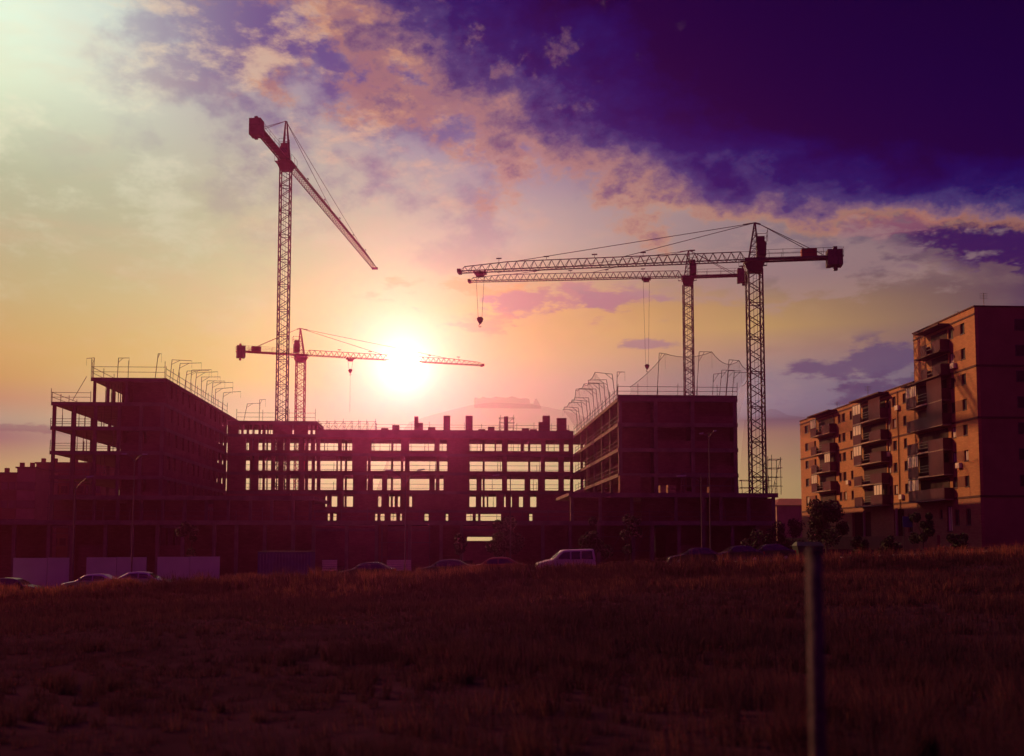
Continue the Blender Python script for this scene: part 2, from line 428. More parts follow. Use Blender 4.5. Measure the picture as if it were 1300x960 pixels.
# castle on the table hill
castle_b = P(660, 514, 2600)
out = [(602, 516), (602, 506), (604, 504.5), (608, 506), (611, 505), (613, 503.5), (617, 505), (624, 505.5), (630, 503.5), (636, 504.5), (644, 505), (650, 503), (655, 504.5), (660, 506), (668, 505.5), (672, 507), (673, 512), (677, 513), (679, 507), (681, 506), (684, 511), (687, 517)]
mb = MB(); fr_ = [P(a, b, 2590) for a, b in out]; n = len(fr_)
mb.v = [tuple(p) for p in fr_]+[(p.x, 2620, p.z) for p in fr_]
mb.f = [tuple(range(n)), tuple(range(n, 2*n))[::-1]]+[(i, i+n, (i+1) % n+n, (i+1) % n) for i in range(n)]
castlem = mat('castle_stone', (.22, .14, .11), .95, var=.3, scale=.02); haze_faded(castlem, .12)  # transparency imitates distance haze over the castle
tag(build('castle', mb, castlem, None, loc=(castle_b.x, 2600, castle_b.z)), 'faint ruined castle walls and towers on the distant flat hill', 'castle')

# ------------------------------------------------------------------ apartment block on the right
SF = 53.97; TN = 109.1; TM = 124.1; TF = 166.0; ST_H = 2.68; ZB = 7.1
ap = thing('apartment_building', 'orange brick apartment block with maroon stacked balconies and higher end tower at right', 'building', tuple(W(SF+9, 137, 1.2)))
DEEP = 17.0
# walls with window openings on the street face (plane s = SF)
def face_wall(mbw, t0, t1, z0, z1, holes, thick=.35):
    ts = sorted({t0, t1, *[h[0] for h in holes], *[h[1] for h in holes]}); zs = sorted({z0, z1, *[h[2] for h in holes], *[h[3] for h in holes]})
    for i in range(len(ts)-1):
        run = None
        for j in range(len(zs)-1):
            tm, zm = (ts[i]+ts[i+1])/2, (zs[j]+zs[j+1])/2
            hole = any(h[0] < tm < h[1] and h[2] < zm < h[3] for h in holes)
            if not hole:
                if run is None: run = [zs[j], zs[j+1]]
                else: run[1] = zs[j+1]
            if hole or j == len(zs)-2:
                if run: mbw.lb(SF, SF+thick, ts[i], ts[i+1], run[0], run[1])
                run = None
holes_low, holes_high, holes_base = [], [], []
wins = []
for k in range(7):
    z0 = ZB+ST_H*k; zb, zt = z0+1.12, z0+2.24
    pxs = [(1223.5, 1229), (1208, 1214)]
    if k < 5: pxs += [(1147.5, 1151.5), (1134, 1138.5), (1126.5, 1130.5), (1079.5, 1082.5), (1070, 1073.5), (1064.5, 1067.5), (1022, 1026), (1033.5, 1036)]
    for a, b in pxs:
        ta, tb = TT(b, SF), TT(a, SF)
        (holes_high if a > 1200 else holes_low).append((ta, tb, zb, zt)); wins.append((ta, tb, zb, zt))
for a, b, z0, z1 in ((1223.5, 1229.5, 4.2, 5.9), (1209, 1215, 4.2, 5.9), (1199, 1206, 3.6, 6.3), (1190, 1194, 5.0, 6.0), (1070, 1074, 3.6, 5.3), (1150, 1156, 3.6, 5.8)):
    ta, tb = TT(b, SF), TT(a, SF); holes_base.append((ta, tb, z0, z1)); wins.append((ta, tb, z0, z1))
porches = [(TT(1103, SF), TT(1079.5, SF), 0.0, 6.4), (TT(1145, SF), TT(1132, SF), 0.0, 6.4)]
mbw = MB(); face_wall(mbw, TN, TM, ZB, ZB+7*ST_H+.75, holes_high); face_wall(mbw, TM, TF, ZB, ZB+5*ST_H+.5, holes_low)
build('wall', mbw, facade, ap)
mbw = MB(); face_wall(mbw, TN, TF, -1, ZB, holes_base+porches)
o = build('base_wall', mbw, facade2, ap)
mbw = MB()
mbw.lb(SF+.35, SF+DEEP, TN, TN+.35, -1, ZB+7*ST_H+.75).lb(SF+DEEP-.35, SF+DEEP, TN+.35, TM, -1, ZB+7*ST_H+.75)
mbw.lb(SF+.35, SF+DEEP, TM-.35, TM, ZB, ZB+7*ST_H+.75).lb(SF+DEEP-.35, SF+DEEP, TM, TF, -1, ZB+5*ST_H+.5).lb(SF+.35, SF+DEEP, TF-.35, TF, -1, ZB+5*ST_H+.5)
build('gable_wall', mbw, mat('gable_render', (.26, .15, .08), .9, var=.2, scale=.3), ap)
mbw = MB().lb(SF+.4, SF+DEEP-.4, TN+.4, TM-.4, ZB+7*ST_H, ZB+7*ST_H+.3).lb(SF+.4, SF+DEEP-.4, TM+.4, TF-.4, ZB+5*ST_H, ZB+5*ST_H+.3)
for k in range(0, 7):
    mbw.lb(SF+.4, SF+DEEP-.4, TN+.4, (TF if k < 5 else TM)-.4, ZB+ST_H*k-.2, ZB+ST_H*k)
build('roof', mbw, concrete2, ap)
mbw = MB().lb(SF+1.6, SF+1.8, TN+.4, TF-.4, -.5, ZB+5*ST_H)     # inner partition, so rooms stay dark
build('partition', mbw, concrete2, ap)
for z in (ZB, ZB+3*ST_H, ZB+5*ST_H):
    mbw = MB().lb(SF-.06, SF, TN-.06, (TF if z < 20 else TF), z-.10, z+.10).lb(SF-.06, SF+DEEP, TN-.06, TN, z-.10, z+.10)
    build('string_course', mbw, band, ap)
build('string_course', MB().lb(SF-.06, SF, TN-.06, TM, ZB+7*ST_H-.08, ZB+7*ST_H+.08), band, ap)
build('coping', MB().lb(SF-.10, SF+.4, TN-.1, TM+.1, ZB+7*ST_H+.75, ZB+7*ST_H+.88).lb(SF-.10, SF+.4, TM+.1, TF+.1, ZB+5*ST_H+.5, ZB+5*ST_H+.62).lb(SF+.4, SF+DEEP+.1, TN-.1, TN+.4, ZB+7*ST_H+.75, ZB+7*ST_H+.88), band, ap)
nwin = 0
for ta, tb, z0, z1 in wins:
    fr = MB(); s0 = SF+.14
    fr.lb(s0, s0+.08, ta, tb, z0, z0+.07).lb(s0, s0+.08, ta, tb, z1-.07, z1).lb(s0, s0+.08, ta, ta+.07, z0+.07, z1-.07).lb(s0, s0+.08, tb-.07, tb, z0+.07, z1-.07)
    fr.lb(s0, s0+.08, (ta+tb)/2-.035, (ta+tb)/2+.035, z0+.07, z1-.07).lb(SF-.06, SF+.1, ta-.05, tb+.05, z0-.07, z0)
    fo = build('window', fr, frame_m, ap)
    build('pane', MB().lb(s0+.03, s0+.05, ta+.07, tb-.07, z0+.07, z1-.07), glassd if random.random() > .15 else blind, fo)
# dark surround panels between paired windows
for k in range(7):
    z0 = ZB+ST_H*k
    prs = [(1214.3, 1223.2)]+([(1130.8, 1133.8), (1067.8, 1069.8), (1026.4, 1033)] if k < 5 else [])
    mbw = MB()
    for a, b in prs: mbw.lb(SF-.02, SF, TT(b, SF), TT(a, SF), z0+1.12, z0+2.24)
    build('spandrel_panel', mbw, darkpanel, ap)
# side (gable) windows, hardly lit
for k in range(7):
    for s0 in (SF+4.2, SF+10.4):
        z0 = ZB+ST_H*k+1.0
        fo = build('window', MB().lb(s0, s0+1.3, TN-.05, TN-.003, z0, z0+1.2), frame_m, ap)
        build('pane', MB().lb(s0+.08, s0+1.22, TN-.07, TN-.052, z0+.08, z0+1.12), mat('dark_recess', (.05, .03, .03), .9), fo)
# balconies
BP = 1.05
def balcony(pa, pb, k, full, style):
    t0, t1 = TT(pb, SF-BP), TT(pa, SF-BP)
    z0 = ZB+ST_H*k; L = t1-t0
    root = build('balcony', MB().lb(SF-BP, SF-.002, t0, t1, z0-.16, z0), slabedge, ap)
    h = 1.15; p = MB()
    ra = L*.40; rb = L*.30                     # near panel, far enclosed bay
    p.lb(SF-BP, SF-BP+.07, t0, t0+ra, z0-.1, z0+h).lb(SF-BP+.07, SF-.002, t0, t0+.07, z0-.1, z0+h)
    if not full: build('balustrade', p, balc, root); p = MB()
    p.lb(SF-BP, SF-BP+.07, t1-rb, t1, z0-.1, z0+h).lb(SF-BP+.07, SF-.002, t1-.07, t1, z0-.1, z0+h)
    if full: p.lb(SF-BP, SF-BP+.07, t0+ra, t1-rb, z0-.1, z0+h)
    build('balustrade', p, balc, root)
    r_ = MB()
    if not full:
        for q in (.45, .8, 1.1): r_.bar(W(SF-BP+.04, t0+ra, z0+q), W(SF-BP+.04, t1-rb, z0+q), .03)
        build('railing', r_, steel, root)
    if 'w' in style or 'W' in style:
        a, b = ((t1-rb, t1) if 'w' in style else (t0, t0+ra*.7))
        g = MB(); n_ = 3
        g.lb(SF-BP+.02, SF-BP+.06, a+.05, b-.05, z0+h+.05, z0+2.35)
        build('glazing', g, blind, root)
        g = MB()
        for i in range(n_+1):
            q = a+(b-a)*i/n_; g.lb(SF-BP, SF-BP+.09, q-.05, q+.05, z0+h, z0+2.4)
        g.lb(SF-BP, SF-BP+.09, a, b, z0+2.4, z0+2.5)
        build('glazing_frame', g, frame_m, root)
    if 'd' in style:
        g = MB().lb(SF-BP, SF-BP+.07, t0, t0+ra, z0+h, z0+ST_H-.17)
        build('screen', g, balc, root)
    d_ = MB().lb(SF-.04, SF-.01, t0+L*.10, t0+L*.90, z0+.02, z0+2.3)  # door widened into a dark panel; loggia shade put into its colour
    build('door_shade_panel', d_, mat('dark_recess', (.05, .03, .03), .9), root)
    return root
sty = {'n': ['w', 'wd', '', 'd', 'wd', '', ''], 'm': ['W', '', 'wW', 'w', 'wd'], 'f': ['', 'wW', 'W', '', 'w']}
for k in range(7):
    if k < 5: balcony(1151.5, 1197, k, k in (0, 3), sty['n'][k])
    else: balcony(1172, 1197, k, False, '')
    if k < 5:
        balcony(1083, 1118, k, False, sty['m'][k]); balcony(1029, 1053, k, False, sty['f'][k])
for pa, pb, z in ((1166, 1198, ZB+7*ST_H+.05), (1166, 1198, ZB+6*ST_H-.2), (1148, 1198, ZB+5*ST_H-.1), (1081, 1119, ZB+5*ST_H+.3), (1027, 1054, ZB+5*ST_H+.3)):
    t0, t1 = TT(pb, SF-BP), TT(pa, SF-BP)
    build('canopy', MB().lb(SF-BP-.25, SF-.003, t0, t1, z-.06, z+.10), band, ap)
for t0, t1, z0, z1 in porches:
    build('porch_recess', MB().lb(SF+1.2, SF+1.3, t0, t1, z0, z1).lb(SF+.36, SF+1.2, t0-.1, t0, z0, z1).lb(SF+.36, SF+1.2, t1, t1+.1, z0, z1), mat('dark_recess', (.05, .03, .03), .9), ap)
    build('column', MB().bar(W(SF-.3, t0+1.4, 0), W(SF-.3, t0+1.4, 6.5), .16, 8), slabedge, ap)
build('downpipe', MB().bar(W(SF-.1, TT(1141.5, SF), 1), W(SF-.1, TT(1141.5, SF), ZB+5*ST_H), .06, 6).bar(W(SF-.1, TT(1060, SF), 1), W(SF-.1, TT(1060, SF), ZB+5*ST_H), .06, 6), band, ap)
# low garden wall in front of it
gw = build('garden_wall', MB().lb(SF-6, SF-5.7, TN-3, TF-8, 0, 3.1), darkpanel, None, loc=tuple(W(SF-6, 130, 1.5)))
tag(gw, 'long low dark boundary wall in front of the orange apartment block', 'wall')

# ------------------------------------------------------------------ building under construction
LV = [1.0, 4.6, 7.5, 10.4, 13.35, 16.3, 19.25]
TK = .32
tL, tC, tR = 134.5, 172.6, 126.7
tCb = 184.6
sLl, sLr = S(64, tL, 540), S(208, tL, 540)
sRl, sRr = S(785, tR, 560), S(937, tR, 560)
sCl, sCr = sLr, sRl
def slab(root, s0, s1, t0, t1, z, m=concrete, tk=TK, name='slab'):
    mb = MB().lb(s0, s1, t0, t1, z-tk, z)
    mb.lb(s0-.0, s1+.0, t0-.04, t0-.002, z-tk-.12, z+.02)      # down-stand edge beam
    return build(name, mb, m, root)
def column_(root, s0, t0, z0, z1, w_=.36, m=concrete):
    return build('column', MB().lb(s0-w_/2, s0+w_/2, t0-w_/2, t0+w_/2, z0, z1), m, root)
# --- left wing
lw = thing('building_frame', 'left wing of the unfinished concrete building with open bays and overhanging top storey', 'building', tuple(W((sLl+sLr)/2, 150, -1)))
for i, z in enumerate(LV[1:], 1):
    slab(lw, sLl, sLr, tL, tCb, z)
sP0 = S(116, tL, 483)
slab(lw, sP0, sLr+.25, tL-.2, tCb, 22.2)
fr_s = [sLl+.3, S(93, tL, 540), S(120, tL, 540), S(150, tL, 540), S(178, tL, 540), sLr-.3]
for zi in range(0, 6):
    z0, z1 = (LV[zi] if zi else -1.5), LV[zi+1]-TK
    for s_ in fr_s: column_(lw, s_, tL+.35, z0, z1)
    if zi >= 2:
        for t_ in (141.5, 149, 156.5, 164): column_(lw, sLl+.3, t_, z0, z1); 
        for t_ in (149, 164): column_(lw, (sLl+fr_s[3])/2+.5, t_, z0, z1)
for s_ in (sP0+.3, S(136, tL, 500), S(160, tL, 500)): column_(lw, s_, tL+.4, LV[6], 22.2-TK, .30)
for t_ in (142, 150, 158): column_(lw, sP0+.4, t_, LV[6], 22.2-TK, .30)
# partition & infill walls
mb = MB()
mb.lb(fr_s[3], fr_s[3]+.25, tL+1.2, tC, -1, 22.2-TK)
for zi in range(0, 6):
    z0, z1 = (LV[zi] if zi else -1.5), LV[zi+1]-TK
    mb.lb(fr_s[3]+.2, fr_s[4]-.3, tL+.9, tL+1.05, z0, z1 if zi % 2 else z0+1.1)
    mb.lb(fr_s[4]+.3, sLr-.5, tL+.5, tL+.65, z0, z0+(1.0 if zi % 2 == 0 else z1-z0))
    mb.lb(fr_s[4]+.3, sLr-.5, tL+1.9, tL+2.05, z0, z1)
    mb.lb(fr_s[3]+.2, fr_s[4]-.3, tL+2.9, tL+3.05, z0, z1)
mb.lb(S(165, tL, 500), sLr, tL+1.5, tL+1.65, LV[6], 22.2-TK)
build('wall', mb, brick, lw)
# courtyard side (s = sLr): piers, sills, lintels
mb = MB(); 
for zi in range(0, 7):
    z0, z1 = (LV[zi] if zi else -1.5), (LV[zi+1]-TK if zi < 6 else 22.2-TK)
    mb.lb(sLr-.25, sLr-.05, tL+.6, tC, z0, z0+.95)
    t_ = tL+.6; k = 0
    while t_ < tC-1:
        wpier = 1.3+.9*((k*7+zi*3) % 4)/3
        mb.lb(sLr-.25, sLr-.05, t_, min(t_+wpier, tC), z0+.95, z1)
        t_ += wpier+1.5; k += 1
    mb.lb(sLr-1.6, sLr-1.45, tL+2.2, tC, z0, z1)
build('wall', mb, brick, lw)
for zi in range(1, 7):
    build('slab_edge', MB().lb(sLr, sLr+.05, tL, tC, LV[zi]-TK-.1, LV[zi]), concrete, lw)

# --- centre block
cb = thing('building_frame', 'centre block of the unfinished building, rows of openings with bright sky behind', 'building', tuple(W((sCl+sCr)/2, 178, -1)))
for i, z in enumerate(LV[1:], 1): slab(cb, sCl, sCr, tC, tCb, z, concrete2)
rows = {
 5: [(312, 316), (320, 322.5), (328, 333), (336, 338), (340, 344), (349, 352), (360, 363), (368, 379), (386, 387.5), (391.5, 395), (400, 401.5), (406.5, 429), (434, 447), (471.5, 509), (519.5, 552), (558, 567), (596, 628), (630, 637), (645, 661), (665, 687), (693, 710), (716, 722)],
 4: [(312, 317), (320, 322.5), (328, 333), (336, 338), (339.5, 344), (349, 353), (360, 364), (368, 379.5), (385.6, 387), (391, 395.5), (399.7, 402), (406.7, 427), (428.7, 432), (434, 447), (465.8, 467), (470.6, 508.8), (512, 514), (520, 553.9), (557.8, 568), (596, 637.4), (643.8, 686.6), (692, 709), (716, 724)],
 3: [(312, 317), (328, 333), (336, 338), (339.5, 344), (349, 353), (360, 364), (368, 381), (385.6, 387), (391, 395.5), (399.7, 402), (406.7, 427), (436, 448), (465.8, 467), (473.5, 485), (491.5, 508.8), (520, 545), (552, 553.5), (558, 563), (596, 605), (611.5, 637.4), (643.8, 666), (671.5, 683), (692, 709), (716, 724)],
 2: [(368, 370), (413, 415), (421, 428), (436.5, 448), (480, 484), (494, 501), (505, 508), (519.7, 523), (596, 604), (611, 618), (620, 630), (640, 642), (648, 650), (659, 664), (671, 681)],
 1: [(416, 418.5), (423, 427), (476, 479), (483, 488), (496, 503), (508, 510), (539, 544), (566, 569), (592, 600), (604, 607), (610, 636), (672, 676)],
 0: [(593, 625)],
}
for zi in range(0, 6):
    z0, z1 = (LV[zi] if zi else -1.5), LV[zi+1]-TK-.03
    mb = MB(); pym = 690-((LV[zi]+1.5)-2.3)/172*1400
    ops = [(S(a, tC, pym), S(b, tC, pym)) for a, b in rows[zi]]
    cur = sCl+.05
    sill = {5: .45, 4: .25, 3: .2, 2: .5, 1: .8, 0: 4.2}[zi]
    for a, b in ops+[(sCr-.05, None)]:
        if a-cur > .02: mb.lb(cur, a, tC+.05, tC+.30, z0, z1)
        if b: cur = b
    mb2 = MB()
    for a, b in ops:
        mb.lb(a, b, tC+.05, tC+.25, z0, z0+sill)
        if zi == 5: mb.lb(a, b, tC+.05, tC+.25, z1-.35, z1)
        if zi == 0: mb.lb(a, b, tC+.05, tC+.25, z1-.95, z1)
    build('wall', mb, brick, cb)
    # rear: piers behind the solid parts and low sills
    rops = [(S(a, tCb, pym), S(b, tCb, pym)) for a, b in rows[zi]]; cur = sCl+.05
    for a, b in rops+[(sCr-.05, None)]:
        if a-cur > 1.5: build('rear_wall', MB().lb(cur+.25, a-.25, tCb-.4, tCb-.15, z0, z1), brick, cb)
        if b: cur = b
    if zi >= 2:
        for s_ in np.arange(sCl+3, sCr, 7.4): column_(cb, float(s_), tC+6, z0, z1, .34, concrete2)
# roof parapets, attic and stubs of chimneys/columns
def Zt(py, px, t):
    x, y, z = ray(px, py); s_ = S(px, t, py); p = W(s_, t); return EYE+z*p.y/y
sA = S(403, tC, 535)
mb = MB()
atops = [(303, 306), (309, 313), (316, 321), (323, 328), (331, 333), (337, 339), (341, 346), (371, 373), (391, 394), (397, 400)]
cur = sCl
for a, b in atops+[(403, None)]:
    sa = S(a, tC, 546)
    if sa > cur: mb.lb(cur, sa, tC+.05, tC+.3, LV[6], 20.75)
    if b: cur = S(b, tC, 546)
build('attic_wall', mb, brick, cb)
slab(cb, sCl, sA, tC, tC+9, 21.3, concrete2, .5)
mb = MB().lb(sA, sCr, tC+.02, tC+.35, LV[6], 20.05)
build('parapet', mb, concrete2, cb)
for a, b, yt in ((563, 571.5, 528), (591, 600, 528), (640, 645, 529), (684, 690, 536), (689, 698, 528), (707, 719, 531), (526, 531, 529), (529, 537, 537), (498, 507, 540)):
    s0, s1 = S(a, tC+1.5, 540), S(b, tC+1.5, 540)
    build('chimney_stub', MB().lb(s0, s1, tC+1.2, tC+2.2, LV[6], Zt(yt, a, tC+1.5)), brick, cb)

# --- right block
rb = thing('building_frame', 'right block of the unfinished building beside the tall dark crane mast', 'building', tuple(W((sRl+sRr)/2, 150, 0)))
for i, z in enumerate(LV[1:], 1): slab(rb, sRl, sRr, tR, tCb, z)
cs = [sRl+.25, S(833, tR, 560), S(880, tR, 560), sRr-.25]
for zi in range(2, 6):
    z0, z1 = LV[zi], LV[zi+1]-TK
    for s_ in cs: column_(rb, s_, tR+.3, z0, z1, .42)
    for t_ in (134, 141.5, 149, 156.5, 164): column_(rb, sRl+.25, t_, z0, z1, .36)
mb = MB()
for zi in range(0, 6):
    z0, z1 = (LV[zi] if zi else -1.5), LV[zi+1]-TK
    mb.lb(cs[0]+.3, cs[1]-.3, tR+2.0, tR+2.2, z0, z1)
    mb.lb(cs[1]+.3, cs[2]-.3, tR+(.5 if zi % 2 else 2.4), tR+(.7 if zi % 2 else 2.6), z0, z1)
    mb.lb(cs[2]+.3, cs[3]-.3, tR+1.4, tR+1.6, z0, z1)
    mb.lb(cs[1]+.25, cs[3]-.25, tR+.35, tR+.5, z0, z0+.9)
    mb.lb(sRl+2.4, sRl+2.6, tR+2.4, tC+5, z0, z1)
    mb.lb(sRr-.3, sRr-.1, tR+.6, tCb, z0, z1)
build('wall', mb, brick, rb)
build('parapet', MB().lb(sRl, sRr, tR+.02, tR+.25, LV[6], LV[6]+.35).lb(sRr-.25, sRr, tR+.3, tCb, LV[6], LV[6]+.35), concrete2, rb)
for zi in range(3, 7):
    build('slab_edge', MB().lb(sRl-.06, sRl-.003, tR, tC, LV[zi]-TK-.1, LV[zi]), concrete, rb)
# --- podium in front
pd = thing('podium_frame', 'two storey concrete podium running along the front of the unfinished building', 'building', tuple(W(-10, 114, -1)))
tp = 113.0
s0_, s1_ = S(-60, tp, 660), S(985, tp, 660)
slab(pd, s0_, s1_, tp, tp+13.4, 4.6)
s2a, s2b = S(722, tp, 640), S(988, tp, 640)
slab(pd, s2a, s2b, tp, tR-.05, 7.5, concrete)
slab(pd, S(62, tp+6, 640), S(398, tp+6, 640), tp+6, tL-.05, 7.35, concrete2)
cpx = [18, 62, 92, 134, 168, 200, 232, 272, 300, 336, 372, 398, 440, 478, 520, 560, 586, 640, 689, 724, 760, 804, 828, 862, 893, 930, 962]
for q in cpx: column_(pd, S(q, tp+.4, 690), tp+.4, -2, 4.6-TK, .34)
for q in (726, 762, 802, 858, 893, 915, 950, 982): column_(pd, S(q, tp+.4, 640), tp+.4, 4.6, 7.5-TK, .30)
for q in (66, 95, 120, 150, 180, 207, 235, 262, 290, 318, 345, 372, 394): column_(pd, S(q, tp+6.4, 640), tp+6.4, 4.6, 7.35-TK, .30, concrete2)
mb = MB()
def pw(a, b, t_, z0, z1, th=.2): mb.lb(S(a, t_, 680), S(b, t_, 680), t_, t_+th, z0, z1)
for a, b in ((-60, 60), (92, 200), (232, 336), (337, 398), (478, 492), (545, 588), (640, 758), (760, 828), (845, 985)): pw(a, b, tp+5.5, -2, 4.25)
for a, b in ((724, 802), (815, 893), (900, 985)): pw(a, b, tp+4, 4.6, 7.15)
for a, b in ((62, 150), (160, 262), (270, 398)): pw(a, b, tp+9.5, 4.6, 7.0)
for a, b in ((100, 134), (200, 232), (440, 465), (520, 545), (600, 625), (700, 724), (862, 893)): pw(a, b, tp+1.0, -2, 1.6+.5)
build('wall', mb, brick, pd)

# scaffold boards, guard rails, brackets
def guard(label, a, b, rails=(.45, .95), post_h=1.15, step=2.4, r=.035, sub=None):
    a = Vector(a); b = Vector(b); mid = (a+b)/2
    g = thing('guard_rail', label, 'guard rail', tuple(mid), 0, 'guard rails on the unfinished building')
    n = max(2, int((b-a).length/step)+1)
    for i in range(n):
        p = a.lerp(b, i/(n-1)); jit = random.uniform(-.05, .35)
        build('post', MB().bar(p, p+Vector((random.uniform(-.04, .04), 0, post_h+jit)), r*1.1), steel, g)
    mb = MB()
    for h in rails: mb.bar(a+Vector((0, 0, h+random.uniform(-.04, .04))), b+Vector((0, 0, h+random.uniform(-.04, .04))), r)
    build('rail', mb, steel, g)
    return g
guard('guard rail along the front of the highest roof, left wing', W(sP0, tL-.1, 22.2), W(sLr, tL-.1, 22.2), (.7, 1.35), 1.9, 3.0)
guard('sloping-looking guard rail along the courtyard edge of the left wing roof', W(sLr+.1, tL, 22.2), W(sLr+.1, tC-1, 22.2), (.5, 1.2), 1.5, 3.2)
guard('guard rail on the lower ledge of the left wing', W(sLl, tL, 19.25), W(sP0, tL, 19.25), (.6, 1.15), 1.3, 2.6)
guard('guard rail down the outer side of the left wing lower ledge', W(sLl, tL+.3, 19.25), W(sLl, tL+12, 19.25), (.6, 1.15), 1.3, 2.6)
guard('guard rail at far left end of the highest roof, running back', W(sP0, tL+.3, 22.2), W(sP0, tL+9, 22.2), (.7, 1.35), 1.9, 3)
for zi, nm in ((5, 'fifth'), (4, 'fourth'), (3, 'third')):
    guard('guard rail across the open bays of the left wing, %s floor' % nm, W(sLl, tL+.1, LV[zi]), W(fr_s[3], tL+.1, LV[zi]), (.35, .6, .95), 1.05, 2.8)
guard('guard rail on the low roof beside the two left crane masts', W(S(300, tC, 530), tC+.2, 21.3), W(S(400, tC, 530), tC+.2, 21.3), (.6, 1.3), 1.7, 4.0)
guard('guard rail along the centre roof between the chimney stubs', W(S(478, tC, 540), tC+.2, 20.05), W(S(722, tC, 540), tC+.2, 20.05), (.35, .8), 1.0, 2.6)
guard('guard rail along the front roof edge of the right block', W(sRl, tR+.1, 19.6), W(sRr, tR+.1, 19.6), (.45, .95), 1.25, 2.2)
guard('guard rail along the courtyard roof edge of the right block', W(sRl, tR+.4, 19.3), W(sRl, tC-1, 19.3), (.45, .95), 1.2, 3.0)
guard('guard rail on the right podium roof beside the tall mast', W(sRr+.3, tp+.4, 7.5), W(s2b, tp+.4, 7.5), (.5, 1.0), 1.2, 1.6)
for zi, nm in ((3, 'third'), (4, 'fourth'), (5, 'fifth')):
    guard('guard rail across centre openings on the %s floor' % nm, W(sCl+.5, tC+.6, LV[zi]), W(sCr-.5, tC+.6, LV[zi]), (.5, 1.15), 1.3, 5.0, .04)
    guard('guard rail on the courtyard side of the right block, %s floor' % nm, W(sRl+.1, tR+.6, LV[zi]), W(sRl+.1, tC-2, LV[zi]), (.45, .95), 1.05, 3.4)
guard('guard rail on front edge of first floor podium slab', W(S(62, tp, 650), tp+.1, 4.6), W(s1_, tp+.1, 4.6), (.45, .95), 1.05, 2.6, .03)

def bracket(px_label, base, dirv, h=4.0, arm=2.0, lean=.0, r=.045):
    d_lean = Vector((random.uniform(-.12, .12), random.uniform(-.12, .12), 0)); h *= random.uniform(.9, 1.05)
    d = Vector(dirv).normalized(); base = Vector(base)
    g = thing('net_bracket', px_label, 'bracket', tuple(base), 0, 'steel net brackets standing on the roof edges')
    top = base+Vector((0, 0, h))+d*lean+d_lean
    build('post', MB().bar(base-Vector((0, 0, .3)), top, r), steel, g)
    tip = top+d*arm+Vector((0, 0, random.uniform(-.1, .25)))
    mb = MB().bar(top, tip, r*.85)
    build('arm', mb, steel, g)
    build('brace', MB().bar(base.lerp(top, .78), top.lerp(tip, .42), r*.7), steel, g)
    build('stay', MB().bar(tip, tip-Vector((0, 0, h*.35)), r*.3), steel, g)
    return tip
e1 = Vector((CT, ST, 0)); e2 = Vector((-ST, CT, 0))
ORD = 'first second third fourth fifth sixth seventh eighth ninth tenth eleventh'.split()
EDGE = 'steel net bracket on the courtyard edge of the left wing roof, leaning over the yard'
tips = []
for i, t_ in enumerate((136.5, 140, 144, 147.2, 149.8, 153.9, 156.0, 160.3, 163, 168)):
    bracket('net bracket on the left wing courtyard roof edge, %s from the near corner' % ORD[i], W(sLr+.05, t_, 22.2), e1+e2*random.uniform(-.1, .1), random.uniform(2.6, 3.3), random.uniform(2.3, 2.9), random.uniform(.1, .5))
bracket('net bracket standing where the low roof meets the left wing', W(S(309, tC, 520), tC+.2, 21.3), e1, 2.6, 2.0, .5)
bracket('single upright net bracket left of the two crane masts', W(S(329, tC, 520), tC+.2, 21.3), e1, 3.3, .9, 0)
bracket('net bracket at the left tip of the highest roof', W(sP0+.2, tL, 22.2), -e1, 2.6, .9, 0)
bracket('square topped net bracket at mid front of the highest roof', W(S(149, tL, 480), tL, 22.2), e1, 2.5, 1.3, 0)
bracket('short hooked net bracket at the corner of the highest roof', W(sLr-1.2, tL, 22.2), e1, 2.9, .4, .35)
RE = 'steel net bracket on the courtyard edge of the right block roof, leaning left'
for i, t_ in enumerate((128.5, 132.5, 136.5, 140, 143.5, 147, 150.5, 154, 158, 162, 166.5)):
    tips.append(bracket('net bracket on the right block courtyard roof edge, %s from the near corner' % ORD[i], W(sRl, t_, 19.25), -e1+e2*random.uniform(-.1, .1), random.uniform(3.0, 3.8), random.uniform(1.7, 2.3), random.uniform(.2, .5)))
ft = []
for px, h, ln, ar, lb in ((783, 3.2, 0, .9, 'short net bracket at the left front corner of the right roof'), (834, 5.6, .25, .7, 'tall net bracket left of the middle crane mast on the right roof'),
                  (884, 5.7, .45, 1.5, 'tall square armed net bracket right of the middle crane mast'), (921, 4.9, .5, 1.2, 'tall net bracket near the right corner of the right roof')):
    ft.append(bracket(lb, W(S(px, tR, 500), tR+.15, 19.3), e1, h, ar, ln))
for k, (t_, h) in enumerate(((129, 3.4), (132, 4.2), (135.5, 4.6), (139, 5.0))):
    bracket('net bracket on the outer right edge of the right roof, %s from the front' % ORD[k], W(sRr-.1, t_, 19.3), e1, h, 1.6, .4)
